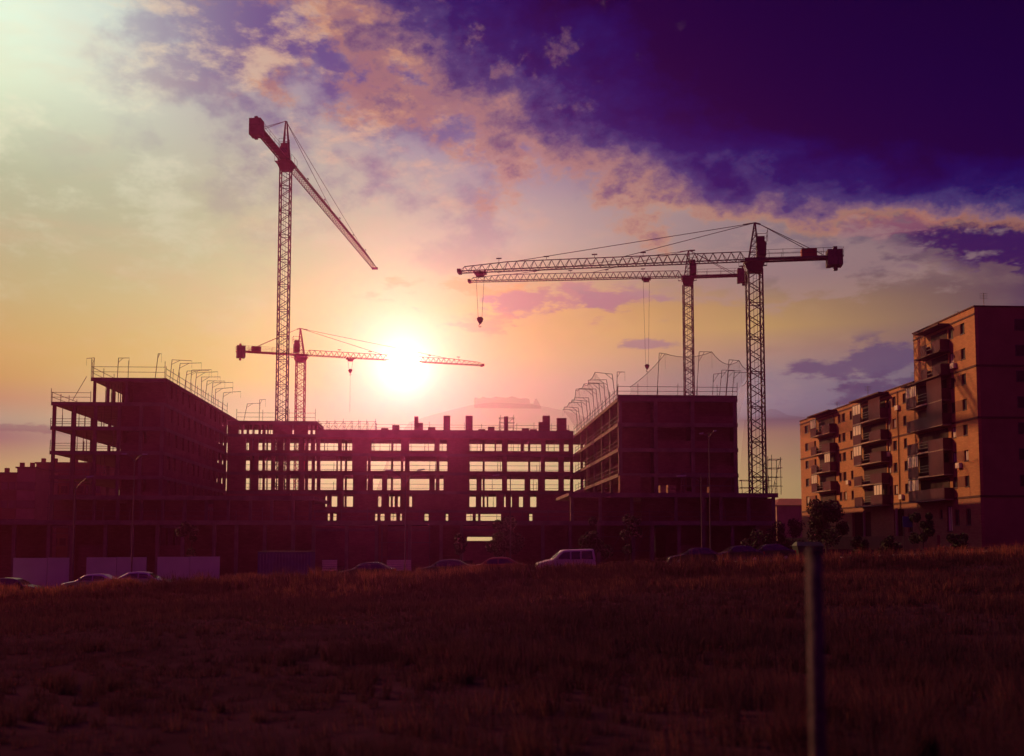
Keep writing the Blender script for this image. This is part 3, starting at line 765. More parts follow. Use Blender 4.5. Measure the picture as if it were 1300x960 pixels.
# net strung over the tall brackets
netm = bpy.data.materials.new('net'); netm.use_nodes = True
n_ = netm.node_tree.nodes; l_ = netm.node_tree.links
tr_ = n_.new('ShaderNodeBsdfTransparent'); mx_ = n_.new('ShaderNodeMixShader'); df_ = n_['Principled BSDF']; df_.inputs['Base Color'].default_value = (.25, .12, .22, 1)
mx_.inputs[0].default_value = .16; l_.new(tr_.outputs[0], mx_.inputs[1]); l_.new(df_.outputs[0], mx_.inputs[2]); l_.new(mx_.outputs[0], n_['Material Output'].inputs[0])
def net(label, pts, bottoms, sag, edge=True):
    mb = MB(); top = []; bot = []
    for i in range(len(pts)-1):
        for k in range(9):
            q = k/8
            if k == 8 and i < len(pts)-2: continue
            p = Vector(pts[i]).lerp(Vector(pts[i+1]), q); p.z -= sag[i]*4*q*(1-q)
            b = Vector(bottoms[i]).lerp(Vector(bottoms[i+1]), q)
            top.append(p); bot.append(b)
    n = len(top); mb.v += [tuple(p) for p in top]+[tuple((p+b)/2+Vector((.15, .2, 0))) for p, b in zip(top, bot)]+[tuple(p) for p in bot]
    for i in range(n-1):
        mb.f += [(i, i+1, n+i+1, n+i), (n+i, n+i+1, 2*n+i+1, 2*n+i)]
    mid = top[n//2]
    root = thing('safety_net', label, 'net', tuple(mid))
    build('mesh_panel', mb, netm, root)
    build('edge_rope', MB().poly(top, .035), cable, root)
    return root
net('fine dark safety net sagging between the tall brackets over the right roof', [W(S(800, tR, 500), tR, 20.5)]+ft[1:]+[W(sRr+2.2, tR+2, 23.2)], [W(S(800, tR), tR, 19.6), W(S(834, tR), tR, 19.6), W(S(884, tR), tR, 19.6), W(S(921, tR), tR, 19.6), W(sRr, tR+2, 19.6)], [.3, .5, .9, .5])
net('violet safety net hanging off the right edge of the right roof', [W(sRr+1.9, tR+1.5, 22.4), W(sRr+2.1, tR+6, 21.6)], [W(sRr+.1, tR+1.5, 16.0), W(sRr+.1, tR+6, 15.8)], [.4])
net('safety net hanging from the left edge brackets of the right block', tips, [W(sRl-.1, t_, 19.3) for t_ in (128.5, 132.5, 136.5, 140, 143.5, 147, 150.5, 154, 158, 162, 166.5)], [.3]*10)
# stay rope at left tip
tag(build('rope', MB().bar(W(S(110, tL, 480), tL, Zt(478, 110, tL)), W(S(92, tL, 505), tL, 19.4), .035), cable, None, loc=tuple(W(S(92, tL, 505), tL, 19.4))), 'thin slanting rope from the top roof tip to the ledge below', 'rope')

# steel props in open floors
propA = None
def prop_at(s_, t_, z0, z1, label, group):
    global propA
    if propA is None:
        propA = thing('steel_prop', label, 'prop', tuple(W(s_, t_, z0)), 0, group)
        h = z1-z0
        build('outer_tube', MB().bar((0, 0, 0), (0, 0, h*.6), .05, 6), steel, propA, rel=False)
        build('inner_tube', MB().bar((0, 0, h*.6), (0, 0, h), .035, 6), steel, propA, rel=False)
        build('base_plate', MB().box(-.09, .09, -.09, .09, 0, .02), steel, propA, rel=False)
        propA['h'] = h; return propA
    c = copy_tree(propA, tuple(W(s_, t_, z0)), 0, label, group); c.scale = (1, 1, (z1-z0)/propA['h']); return c
for i in range(22):
    s_ = random.uniform(sP0+.8, S(170, tL, 500)); prop_at(s_, tL+random.uniform(.8, 7), LV[6], 22.2-TK, 'thin steel prop under the highest roof slab of the left wing', 'steel props')
for zi in (5, 4, 3):
    for i in range(9):
        prop_at(random.uniform(sLl+.6, fr_s[3]-.5), tL+random.uniform(1, 10), LV[zi], LV[zi+1]-TK, 'thin steel prop in the open bays of the left wing', 'steel props')
for i in range(60):
    prop_at(random.uniform(sCl+1, sCr-1), tC+random.uniform(1, 11), LV[5], LV[6]-TK, 'thin steel prop on the fifth floor of the centre block', 'steel props')
for i in range(16):
    prop_at(random.uniform(sCl+.5, sA-1), tC+random.uniform(.6, 8), LV[6], 21.3-.5, 'thin steel prop under the low roof near the crane masts', 'steel props')
for i in range(30):
    prop_at(random.uniform(sCl+1, sCr-1), tC+random.uniform(1, 11), LV[random.choice((2, 3, 4))], 0, 'thin steel prop on a lower floor of the centre block', 'steel props')
    c = COL.objects[-1] if False else None
for o in list(COL.objects):                      # props given no top get a storey height
    if o.name.startswith('steel_prop') and o.scale.z <= 0: o.scale = (1, 1, 2.6/propA['h'])
for i in range(26):
    z_ = random.choice((3, 4, 5)); prop_at(sRl+random.uniform(.3, 2.0), random.uniform(tR+1, tC-4), LV[z_], LV[z_+1]-TK, 'thin steel prop on the courtyard side of the right block', 'steel props')

# small scaffold towers on the centre roof and on the right podium
def scaffold(label, px0, px1, t_, zbase, lifts, dep=1.2, hl=.95, step=None):
    a, b = S(px0, t_, 540), S(px1, t_, 540)
    root = thing('scaffold', label, 'scaffold', tuple(W((a+b)/2, t_, zbase)))
    n = max(2, int((b-a)/(step or 1.8))+1)
    for i in range(n):
        s_ = a+(b-a)*i/(n-1)
        for tt in (t_, t_+dep):
            build('standard', MB().bar(W(s_, tt, zbase), W(s_+random.uniform(-.1, .1), tt, zbase+lifts*hl+random.uniform(0, .5)), .04), steel, root)
    mb = MB()
    for k in range(1, lifts+1):
        for tt in (t_, t_+dep): mb.bar(W(a-.2, tt, zbase+k*hl), W(b+.2, tt, zbase+k*hl+random.uniform(-.05, .05)), .038)
        for i in range(n):
            s_ = a+(b-a)*i/(n-1); mb.bar(W(s_, t_, zbase+k*hl), W(s_, t_+dep, zbase+k*hl), .035)
    build('ledger', mb, steel, root)
    mb = MB()
    for i in range(n-1):
        s_ = a+(b-a)*i/(n-1); s2 = a+(b-a)*(i+1)/(n-1); mb.bar(W(s_, t_, zbase+.1), W(s2, t_, zbase+lifts*hl), .03)
    build('brace', mb, steel, root)
    return root
scaffold('low long scaffold cage on the roof right of the small red crane', 405, 476, tC+.8, 20.05-.8, 3, 3.0, .7, 1.2)
scaffold('small scaffold tower between the chimney stubs on the centre roof', 635, 652, tC+1.0, 20.05, 3, 1.4, .7)
scaffold('scaffold tower on the podium roof right of the tall mast', 978, 990, tp+3, 7.5, 4, 1.5, .95)
scaffold('scaffold standing at the right end of the podium', 941, 975, tp+4, 7.5, 2, 1.5, .8)

# lean-to poles and stacked things on the slabs
for i, (px, py, t_, wd, hh, lab, m_) in enumerate((
    (800, 600, tR-4, 2.4, 2.3, 'large pale crate stack on the podium roof, leftmost in front of right block', brick),
    (853, 622, tp+5, .9, 1.0, 'small pale block pallet on the podium roof, middle one', wood),
    (842, 622, tp+4, .7, .9, 'small block pallet on the podium roof, left of the middle one', wood),
    (907, 622, tp+5, 1.2, .8, 'low pallet of bricks on the podium roof near the right end', brick))):
    s_ = S(px, t_, py); g = thing('brick_pallet', lab, 'pallet', tuple(W(s_, t_, 7.5)))
    build('base', MB().lb(s_-wd/2-.05, s_+wd/2+.05, t_, t_+1.1, 7.5, 7.62), wood, g)
    mb = MB(); n = 4
    for k in range(n):
        mb.lb(s_-wd/2+random.uniform(0, .05), s_+wd/2-random.uniform(0, .05), t_+.05, t_+1.05, 7.63+k*(hh/n), 7.63+(k+1)*(hh/n)-.02)
    build('brick_stack', mb, m_, g)

scaffold('scaffold before the open lower bays at the left end of the building', 64, 118, tL-2.4, .5, 7, 1.3, 1.5, 2.0)
scaffold('scaffold before the courtyard front, left half of the centre block', 330, 392, tC-2.4, 3.2, 2, 1.3, 1.5, 2.2)
scaffold('scaffold under the first podium slab left of the slim trees', 486, 546, tp+1.6, -.6, 3, 1.2, 1.5, 1.9)
scaffold('scaffold under the podium slab near the right trees', 765, 826, tp+1.2, 0, 3, 1.2, 1.5, 1.9)
scaffold('scaffold on the podium before the right block, right half', 868, 932, tR-2.6, 7.5, 2, 1.3, 1.4, 2.2)
for px, zz in ((488, .5), (548, .7), (612, .4), (624, .8), (668, .6), (678, .45), (735, .4)):
    s_ = S(px, tC+1, 540) if px < 724 else S(720, tC+1, 540)
    g = thing('block_stack', 'low stack of blocks on the centre roof near pixel-thin rails', 'stack', tuple(W(s_, tC+2.6, 20)), 0, 'block stacks on the centre roof')
    g['label'] = 'low stack of blocks on the centre roof, %s from the left' % ORD[[488, 548, 612, 624, 668, 678, 735].index(px)]
    mb = MB()
    for k in range(3): mb.lb(s_-.6+random.uniform(0, .1), s_+.6-random.uniform(0, .1), tC+2.4, tC+3.2, LV[6]+.003+k*(zz/3+.28), LV[6]+(k+1)*(zz/3+.28)-.02)
    build('block_pile', mb, brick, g)
# aerials and air conditioners on the apartment block
for i, (px, k) in enumerate(((1128, 2), (1142, 4), (1077, 1), (1215, 5), (1218, 1), (1034, 3), (1144, 0))):
    t_ = TT(px, SF); z_ = ZB+ST_H*k+.45
    a_ = build('air_conditioner', MB().lb(SF-.34, SF-.003, t_-.42, t_+.42, z_, z_+.55), blind, ap)
for t_, z_, h_ in ((113, 26.8, 2.2), (119, 26.8, 1.5), (131, 21.3, 2.0), (146, 21.3, 2.4), (158, 21.3, 1.8)):
    mb = MB().bar(W(SF+3, t_, z_-1), W(SF+3, t_, z_+h_), .035)
    for q in range(4): mb.bar(W(SF+2.6, t_+.1, z_+h_-.1-q*.18), W(SF+3.4, t_-.1, z_+h_-.1-q*.18), .018)
    build('aerial', mb, steel, ap)

# ------------------------------------------------------------------ tower cranes
def lattice_mast(mb, w_, z0, z1, rc, rb_, step):
    h = w_/2; cs_ = [(-h, -h), (h, -h), (h, h), (-h, h)]
    for c in cs_: mb.bar((c[0], c[1], z0), (c[0], c[1], z1), rc)
    n = int((z1-z0)/step)
    for i in range(n):
        a, b = z0+(z1-z0)*i/n, z0+(z1-z0)*(i+1)/n
        for k in range(4):
            p, q = cs_[k], cs_[(k+1) % 4]
            if i % 2: p, q = q, p
            mb.bar((p[0], p[1], a), (q[0], q[1], b), rb_)
            if i % 4 == 0: mb.bar((p[0], p[1], a), (q[0], q[1], a), rb_)
def crane(label, base, zj, mastw, ang, Lj, Lc, apex, m, mc, troll=None, hook_z=None, rope_z=None, rise=0.0, jh=1.15, big=1.0, winch=None, cw=(1.6, 1.5)):
    """jib along local +X; ang = heading of the jib in the world (radians about z)"""
    x, y = base; zb = gz(x, y); H = zj-zb
    root = thing('tower_crane', label, 'crane', (x, y, zb), 0, 'tower cranes round the unfinished building')
    up = bpy.data.objects.new('upper', None)
    def B(name, mb, mm, rot=True, par=None, sm=False):
        o = build(name, mb, mm, par or root, rel=False, smooth_=sm)
        if rot and par is None: o.rotation_euler = (0, 0, ang)
        return o
    rc, rl = .135*big, .065*big
    mb = MB(); lattice_mast(mb, mastw, .6, H-1.2, rc, rl, mastw*.62)
    B('mast', mb, m, rot=False)
    B('footing', MB().box(-2.2, 2.2, -2.2, 2.2, -.4, .6), concrete2, rot=False)
    hw = mastw/2
    mb = MB()
    for r_ in (-.22, .22): mb.bar((r_, -hw*.5, .6), (r_, -hw*.5, H-1.5), .03)
    for i in range(int(H/1.2)): mb.bar((-.22, -hw*.5, 1+i*1.2), (.22, -hw*.5, 1+i*1.2), .02)
    B('ladder', mb, m, rot=False)
    # slewing unit: frustum and ring
    mb = MB()
    a, b = hw*1.0, hw*1.45
    mb.quadbox([(-a, -a, H-1.5), (a, -a, H-1.5), (a, a, H-1.5), (-a, a, H-1.5), (-b, -b, H-.55), (b, -b, H-.55), (b, b, H-.55), (-b, b, H-.55)])
    mb.bar((0, 0, H-.55), (0, 0, H-.25), b*1.05, 12); mb.box(-b, b, -b*.9, b*.9, H-.25, H+.12)
    B('slewing_unit', mb, m)
    mb = MB()
    for q in (-1, 1):
        for p in (-b-.5, 0, b+.5): mb.bar((p, q*(b+.25), H-.3), (p, q*(b+.25), H+.8), .03)
        mb.bar((-b-.5, q*(b+.25), H+.8), (b+.5, q*(b+.25), H+.8), .03); mb.box(-b-.5, b+.5, q*(b+.05)-.22, q*(b+.05)+.22, H-.36, H-.3)
    B('platform_rail', mb, m)
    # tower head
    mb = MB(); za = H+apex; k = hw*.75
    for q in (-1, 1):
        mb.bar((k, q*k, H+.1), (-.15, q*.12, za), .12*big); mb.bar((-k*.9, q*k, H+.1), (-.25, q*.12, za), .10*big)
    for i in range(1, 6):
        f = i/6; xa, xb, yy = k*(1-f)-.15*f, -k*.9*(1-f)-.25*f, k*(1-f)+.12*f; z = H+.1+apex*f
        for q in (-1, 1):
            mb.bar((xa, q*yy, z), (xb, q*yy, z), .05); mb.bar((xb, q*yy, z), (xa+(k/6), q*yy, z-apex/6), .04)
        mb.bar((xa, -yy, z), (xa, yy, z), .05)
    mb.bar((-.2, 0, za), (1.3, 0, za-.18), .08*big); mb.bar((-.2, 0, za), (-.9, 0, za-.22), .12*big)
    B('tower_head', mb, m)
    # cab and climbing cage on the head
    mb = MB(); mb.box(-1.5, -.35, -.75, .75, H+.5, H+2.3); mb.box(-1.35, -.45, -.6, .6, H+2.3, H+3.0)
    cabo = B('cab', mb, mc)
    mb = MB().box(-1.54, -1.505, -.6, .6, H+1.2, H+2.1)
    build('cab_window', mb, glassd, cabo, rel=False)
    mb = MB()
    for p in ((-1.7, -.8), (-1.7, .8), (-.6, -.8)): mb.bar((p[0], p[1], H+2.2), (p[0], p[1], H+3.8), .035)
    mb.poly([(-.6, -.8, H+3.7), (-1.7, -.8, H+3.7), (-1.7, .8, H+3.7)], .035).poly([(-.6, -.8, H+3.1), (-1.7, -.8, H+3.1), (-1.7, .8, H+3.1)], .03)
    B('cage_rail', mb, m)
    # jib, triangular lattice
    mb = MB(); wj = .62; n = int(Lj/1.15); x0 = hw+.2
    def zat(xx): return H+.05+rise*xx/Lj
    def jt(xx): return jh*(1 if xx < Lj*.85 else 1-.35*(xx-Lj*.85)/(Lj*.15))
    for q in (-wj, wj): mb.bar((x0, q, zat(x0)), (x0+Lj, q, zat(x0+Lj)), .085*big)
    xt = [x0+Lj*(i)/n for i in range(n+1)]
    for i in range(n):
        xa, xb = xt[i], xt[i+1]; xm = (xa+xb)/2
        top = (xm, 0, zat(xm)+jt(xm))
        for q in (-wj, wj): mb.bar((xa, q, zat(xa)), top, .038*big); mb.bar(top, (xb, q, zat(xb)), .038*big)
        if i < n-1:
            xn = (xt[i+1]+xt[i+2])/2; mb.bar(top, (xn, 0, zat(xn)+jt(xn)), .07*big)
        mb.bar((xa, -wj, zat(xa)), (xb, wj, zat(xb)), .03*big); mb.bar((xb, -wj, zat(xb)), (xb, wj, zat(xb)), .035*big)
    B('jib', mb, m)
    mb = MB().box(x0+Lj-.15, x0+Lj+.3, -wj-.1, wj+.1, zat(x0+Lj)-.18, zat(x0+Lj)+.3); B('jib_tip', mb, m)
    mb = MB()
    for i in range(5):
        xx = x0+Lj*(.18+.17*i); mb.bar((xx, 0, zat(xx)+jh), (xx, 0, zat(xx)+jh+.45), .03).box(xx-.35, xx+.35, -.1, .1, zat(xx)+jh+.4, zat(xx)+jh+.52)
    B('jib_marker', mb, m)
    # counter jib
    mb = MB(); xe = -x0-Lc
    for q in (-.75, .75): mb.bar((-x0, q, H+.0), (xe, q, H+.05), .15*big)
    mb.box(xe, -x0, -.62, .62, H+.12, H+.18)
    for i in range(int(Lc/1.4)+1): mb.bar((-x0-i*1.4, -.75, H), (-x0-i*1.4, .75, H), .06)
    B('counter_jib', mb, m)
    mb = MB()
    nn = int(Lc/2.4)
    for q in (-.85, .85):
        for i in range(nn+1): mb.bar((-x0-Lc*i/nn, q, H+.1), (-x0-Lc*i/nn, q, H+1.2), .03)
        for h in (.6, 1.15): mb.bar((-x0, q, H+h), (xe, q, H+h), .028)
    B('walkway_rail', mb, m)
    bw, bh = cw
    for i in range(3):
        xa = xe+.1+i*bw/3; B('counterweight', MB().box(xa, xa+bw/3-.05, -.95, .95, H-bh*.62+(.05 if i == 1 else 0), H+bh*.55), ballast)
    B('counterweight_hanger', MB().box(xe+bw*.35, xe+bw*.6, -.25, .25, H-bh*.62-.55, H-bh*.62-.01).box(xe+bw*.35, xe+bw*.6, -.25, .25, H+bh*.56, H+bh*.56+.5), m)
    if winch is not None:
        B('winch_housing', MB().box(xe+winch, xe+winch+1.9, -.6, .6, H+.22, H+1.2), cranered)
    # tie bars
    mb = MB()
    for f in (.42, .80):
        xx = x0+Lj*f; mb.bar((.0, 0, za-.05), (xx, 0, zat(xx)+jh), .045)
    for q in (-.7, .7): mb.bar((-.8, 0, za-.2), (xe+bw+.6, q, H+.3), .05)
    B('tie_bar', mb, m)
    if troll is not None:
        xx = x0+troll; zt = zat(xx)
        tr = B('trolley', MB().box(xx-.8, xx+.8, -.75, .75, zt-.32, zt-.16).bar((xx-.7, -.7, zt-.16), (xx-.7, .7, zt-.16), .12, 6).bar((xx+.7, -.7, zt-.16), (xx+.7, .7, zt-.16), .12, 6).box(xx-.5, xx+.5, -.5, .5, zt-.7, zt-.34), m)
        hz = hook_z-zb
        B('hoist_rope', MB().bar((xx-.55, 0, zt-.5), (xx-.25, 0, hz+.4), .028).bar((xx+.55, 0, zt-.5), (xx+.25, 0, hz+.4), .028), cable)
        hb = MB(); o_ = len(hb.v)
        pr = [(-.42, .28), (-.2, .48), (.2, .48), (.42, .28), (.30, -.1), (.08, -.42), (-.08, -.42), (-.30, -.1)]
        hb.v += [(xx+p[0], -.22, hz+p[1]) for p in pr]+[(xx+p[0], .22, hz+p[1]) for p in pr]
        hb.f += [tuple(range(8))[::-1], tuple(range(8, 16))]+[(i, (i+1) % 8, 8+(i+1) % 8, 8+i) for i in range(8)]
        ho = B('hook_block', hb, mc)
        c_ = [(xx+.16*math.cos(t), 0, hz-.66+.2*math.sin(t)) for t in [R(90-i*36) for i in range(8)]]
        B('hook', MB().poly([(xx, 0, hz-.4)]+c_, .05), m)
        if rope_z is not None:
            B('sling', MB().bar((xx, 0, hz-.6), (xx, 0, rope_z-zb), .022), cable)
    return root
def heading(p, q): return math.atan2(q[1]-p[1], q[0]-p[0])
# tall left crane
ya = 190.0; pA = P(363, 206, ya)
hA = math.atan2(70, 6.2)
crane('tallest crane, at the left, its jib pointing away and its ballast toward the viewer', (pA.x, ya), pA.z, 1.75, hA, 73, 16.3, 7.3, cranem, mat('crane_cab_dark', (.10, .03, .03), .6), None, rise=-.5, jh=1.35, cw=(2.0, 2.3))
# small red crane
yb = 226.0; pB = P(382, 451, yb)
tipB = P(617, 463, 240); 
crane('small red crane standing behind the tall left mast, jib crossing in front of the sun', (pB.x, yb), pB.z, 1.75, heading(pB, tipB), (tipB-pB).length-2, 12.0, 5.6, cranerust, cranered, 9.3, P(443, 468, yb).z, P(444, 521, yb).z, rise=0, jh=1.1, winch=3.0, cw=(1.7, 2.0))
# big right crane
yc = 138.0; pC = P(957, 331, yc)
tipC = P(583, 346, 143)
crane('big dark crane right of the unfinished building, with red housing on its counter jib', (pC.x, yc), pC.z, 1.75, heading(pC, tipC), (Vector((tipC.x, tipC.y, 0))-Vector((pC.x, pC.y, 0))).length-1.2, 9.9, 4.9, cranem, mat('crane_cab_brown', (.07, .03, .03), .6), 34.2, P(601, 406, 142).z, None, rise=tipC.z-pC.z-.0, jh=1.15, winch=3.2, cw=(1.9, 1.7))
# middle crane
yd = 192.0; pD = P(873, 352, yd)
tipD = P(595, 358, 197)
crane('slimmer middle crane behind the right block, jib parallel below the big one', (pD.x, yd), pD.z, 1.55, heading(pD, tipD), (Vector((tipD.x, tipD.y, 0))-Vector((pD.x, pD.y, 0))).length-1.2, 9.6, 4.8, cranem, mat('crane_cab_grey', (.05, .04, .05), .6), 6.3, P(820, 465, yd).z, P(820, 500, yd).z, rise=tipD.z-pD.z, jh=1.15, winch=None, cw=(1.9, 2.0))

# ------------------------------------------------------------------ houses behind
def house(name, label, a, b, t_, z1, depth, m, floors=4, z0=-2, pitched=False, nwin=6, chim=()):
    s0, s1 = S(a, t_, 640), S(b, t_, 640)
    g = thing(name, label, 'building', tuple(W((s0+s1)/2, t_+depth/2, z0+1)))
    build('wall', MB().lb(s0, s1, t_, t_+depth, z0, z1), m, g)
    if pitched:
        mb = MB(); p = [W(s0-.4, t_-.4, z1), W(s1+.4, t_-.4, z1), W(s1+.4, t_+depth+.4, z1), W(s0-.4, t_+depth+.4, z1), W(s0+3, t_+depth/2, z1+pitched), W(s1-3, t_+depth/2, z1+pitched)]
        mb.v += [tuple(q) for q in p]; mb.f += [(0, 1, 5, 4), (1, 2, 5), (2, 3, 4, 5), (3, 0, 4), (3, 2, 1, 0)]
        build('roof', mb, rooft, g)
    else:
        build('roof', MB().lb(s0-.2, s1+.2, t_-.2, t_+depth+.2, z1+.003, z1+.25), concrete2, g)
    for k in range(floors):
        for i in range(nwin):
            s_ = s0+(s1-s0)*(i+.5)/nwin; z = 1+2.9*k
            if z+2.2 > z1: continue
            fo = build('window', MB().lb(s_-.55, s_+.55, t_-.05, t_-.003, z+.9, z+2.2), frame_m, g)
            build('pane', MB().lb(s_-.47, s_+.47, t_-.07, t_-.052, z+.98, z+2.12), glassd, fo)
    rf = z1+(pitched or .25)
    for q in chim:
        s_ = S(q, t_+depth/2, 600); build('chimney', MB().lb(s_-.3, s_+.3, t_+depth/2-.3, t_+depth/2+.3, z1-.2, rf+1.0), brick, g)
    return g
th_ = 176.0
house('apartment_row', 'dark brick housing row at far left, lowest flat roof, half cut off', -60, 20, th_, 2.3+ (690-604)*th_/1400, 10, brick, 4, nwin=8, chim=(-20, 9))
house('apartment_row', 'dark brick housing row at far left, middle roof with thin chimneys', 20.3, 44, th_, 2.3+(690-597)*th_/1400, 10, mat('house_render', (.34, .22, .17), .9, var=.2, scale=.4), 4, nwin=3, chim=(28, 41))
house('apartment_row', 'dark brick housing row behind the open bays of the left wing', 44.3, 128, th_+12, 2.3+(690-591)*(th_+12)/1400, 10, brick, 4, nwin=8, chim=(55, 70, 96))
house('distant_house', 'low house with dark hipped roof between crane base and apartment block', 986, 1052, 205, 2.3+(690-641)*205/1400, 16, mat('house_render', (.34, .22, .17), .9), 2, pitched=1.6, nwin=5)
house('distant_house', 'squat distant house behind the podium scaffold, left of the hipped roof', 950, 984, 215, 2.3+(690-655)*215/1400, 10, brick, 2, nwin=3)

# ------------------------------------------------------------------ street lamps
lampm = mat('lamp_post_paint', (.12, .08, .09), .6, .2)
def lamp(label, px, top_py, Y, arms, zbase=None):
    p = P(px, top_py, Y); zb = gz(p.x, Y)
    g = thing('street_lamp', label, 'street lamp', (p.x, Y, zb), 0, 'street lamps along the road')
    H = p.z-zb
    build('pole', MB().bar((0, 0, 0), (0, 0, 1.0), .09, 8).bar((0, 0, 1.0), (0, 0, H), .065, 8, .04), lampm, g, rel=False)
    for dx, dz in arms:
        a = build('arm', MB().poly([(0, 0, H-.6), (dx*.35, 0, H-.15+dz*.3), (dx*.75, 0, H+dz*.8)], .035, 6), lampm, g, rel=False)
        build('lantern', MB().quadbox([(dx*.7, -.13, H+dz*.78-.03), (dx*1.15, -.10, H+dz-.03), (dx*1.15, .10, H+dz-.03), (dx*.7, .13, H+dz*.78-.03), (dx*.7, -.1, H+dz*.78+.11), (dx*1.15, -.06, H+dz+.07), (dx*1.15, .06, H+dz+.07), (dx*.7, .1, H+dz*.78+.11)]), lampglass, a, rel=False)
    return g
lamp('double armed street lamp in front of the left wing', 171, 578, 93, ((-.95, .08), (.95, .05)))
lamp('street lamp at far left with one bright upswept arm', 96, 613, 93, ((1.3, .55),))
lamp('double armed street lamp in front of the centre block', 515, 603, 93, ((-1.5, .4), (1.4, .45)))
lamp('tallest street lamp, double headed, in front of the right block', 900, 549, 100, ((-.75, -.15), (.6, .12)))
lamp('street lamp with one arm reaching left beside the tallest lamp', 890, 604, 93, ((-1.8, -.05),))
lamp('small street lamp between the centre lamp and the white van', 648, 600, 99, ((-1.4, -.3),))

# ------------------------------------------------------------------ hoarding, container, fence bits
hz = 93.6
HX = 0
for i, (a, b, lab) in enumerate(((17, 60, 'pale hoarding panel, first one from the left edge'), (60.5, 88, 'pale hoarding panel, narrow, second from the left edge'), (110, 148, 'pale hoarding panel behind the leftmost dark car'),
      (148.5, 186, 'pale hoarding panel left of the gap by the street lamp'), (200, 241, 'pale hoarding panel just right of the gap by the street lamp'), (241.5, 279, 'pale hoarding panel, last one on the right'))):
    p0, p1 = P(a, 708.5-(a-17)*.008, hz), P(b, 708.5-(b-17)*.008, hz)
    g = thing('hoarding_panel', lab, 'hoarding', ((p0.x+p1.x)/2, hz, gz(p0.x, hz)), 0, 'pale hoarding panels along the site')
    zb = gz(p0.x, hz)
    build('sheet', MB().box(p0.x, p1.x, hz, hz+.05, zb, p0.z), hoard, g)
    for q in (p0.x+.06, p1.x-.06): build('post', MB().box(q-.05, q+.05, hz+.055, hz+.14, zb, p0.z+.05), steel, g)
p0, p1 = P(327, 701, 98), P(394, 701, 98)
ct = thing('site_container', 'dark blue site container under the podium behind tall dry grass', 'container', ((p0.x+p1.x)/2, 99, gz(p0.x, 98)))
zb = gz(p0.x, 98)
mb = MB().box(p0.x, p1.x, 98.1, 100.4, zb, p0.z)
x = p0.x+.1
while x < p1.x-.2: mb.box(x, x+.14, 98.04, 98.098, zb+.15, p0.z-.15); x += .28
build('body', mb, bluem, ct)
build('door', MB().box(p1.x+.002, p1.x+.05, 98.3, 100.2, zb+.1, p0.z-.1), bluem, ct)
build('roof_edge', MB().box(p0.x-.03, p1.x+.03, 98.0, 100.5, p0.z+.003, p0.z+.08), steel, ct)
for a, b, lab in ((409, 428, 'pale slats standing in for a bright sky gap left of the dark car under the podium'), (491, 522, 'pale slats standing in for a bright sky gap right of the dark car under the podium')):
    p0, p1 = P(a, 711, 101), P(b, 711, 101)
    g = thing('bright_gap_slats', lab, 'barrier', ((p0.x+p1.x)/2, 101, gz(p0.x, 101)))  # added pale slats imitate bright sky showing through gaps under the podium
    mb = MB()
    for k in range(5): mb.box(p0.x, p1.x, 101, 101.04, p0.z-.17-k*.2, p0.z-k*.2)
    build('slat', mb, blind, g)
    for f in (0.05, .5, .95):
        q = p0.x+(p1.x-p0.x)*f; build('post', MB().box(q-.05, q+.05, 101.045, 101.12, gz(p0.x, 101)-.1, p0.z+.1), steel, g)
# blue road sign
ps = P(1152, 663, 98); zb = gz(ps.x, 98)
g = thing('road_sign', 'small square blue sign on a thin pole before the apartment block', 'sign', (ps.x, 98, zb))
build('pole', MB().bar((ps.x-.35, 98.05, zb), (ps.x-.35, 98.05, ps.z+.6), .035, 6), post_m, g)
build('panel', MB().box(ps.x-.42, ps.x+.42, 97.98, 98.01, ps.z-.45, ps.z+.5), bluem, g)
# blurred fence post close to the viewer
yp = 5.0; pp = P(1033.5, 702, yp); zb = gz(pp.x, yp)
g = thing('fence_post', 'rusty round metal fence post close to the viewer, out of focus', 'post', (pp.x, yp, zb-.1))
build('tube', MB().bar((0, 0, 0), (0, 0, pp.z-zb+.1), .036, 20), post_m, g, rel=False, smooth_=True)
build('cap', MB().bar((0, 0, pp.z-zb+.1), (0, 0, pp.z-zb+.125), .040, 20, .028), post_m, g, rel=False)

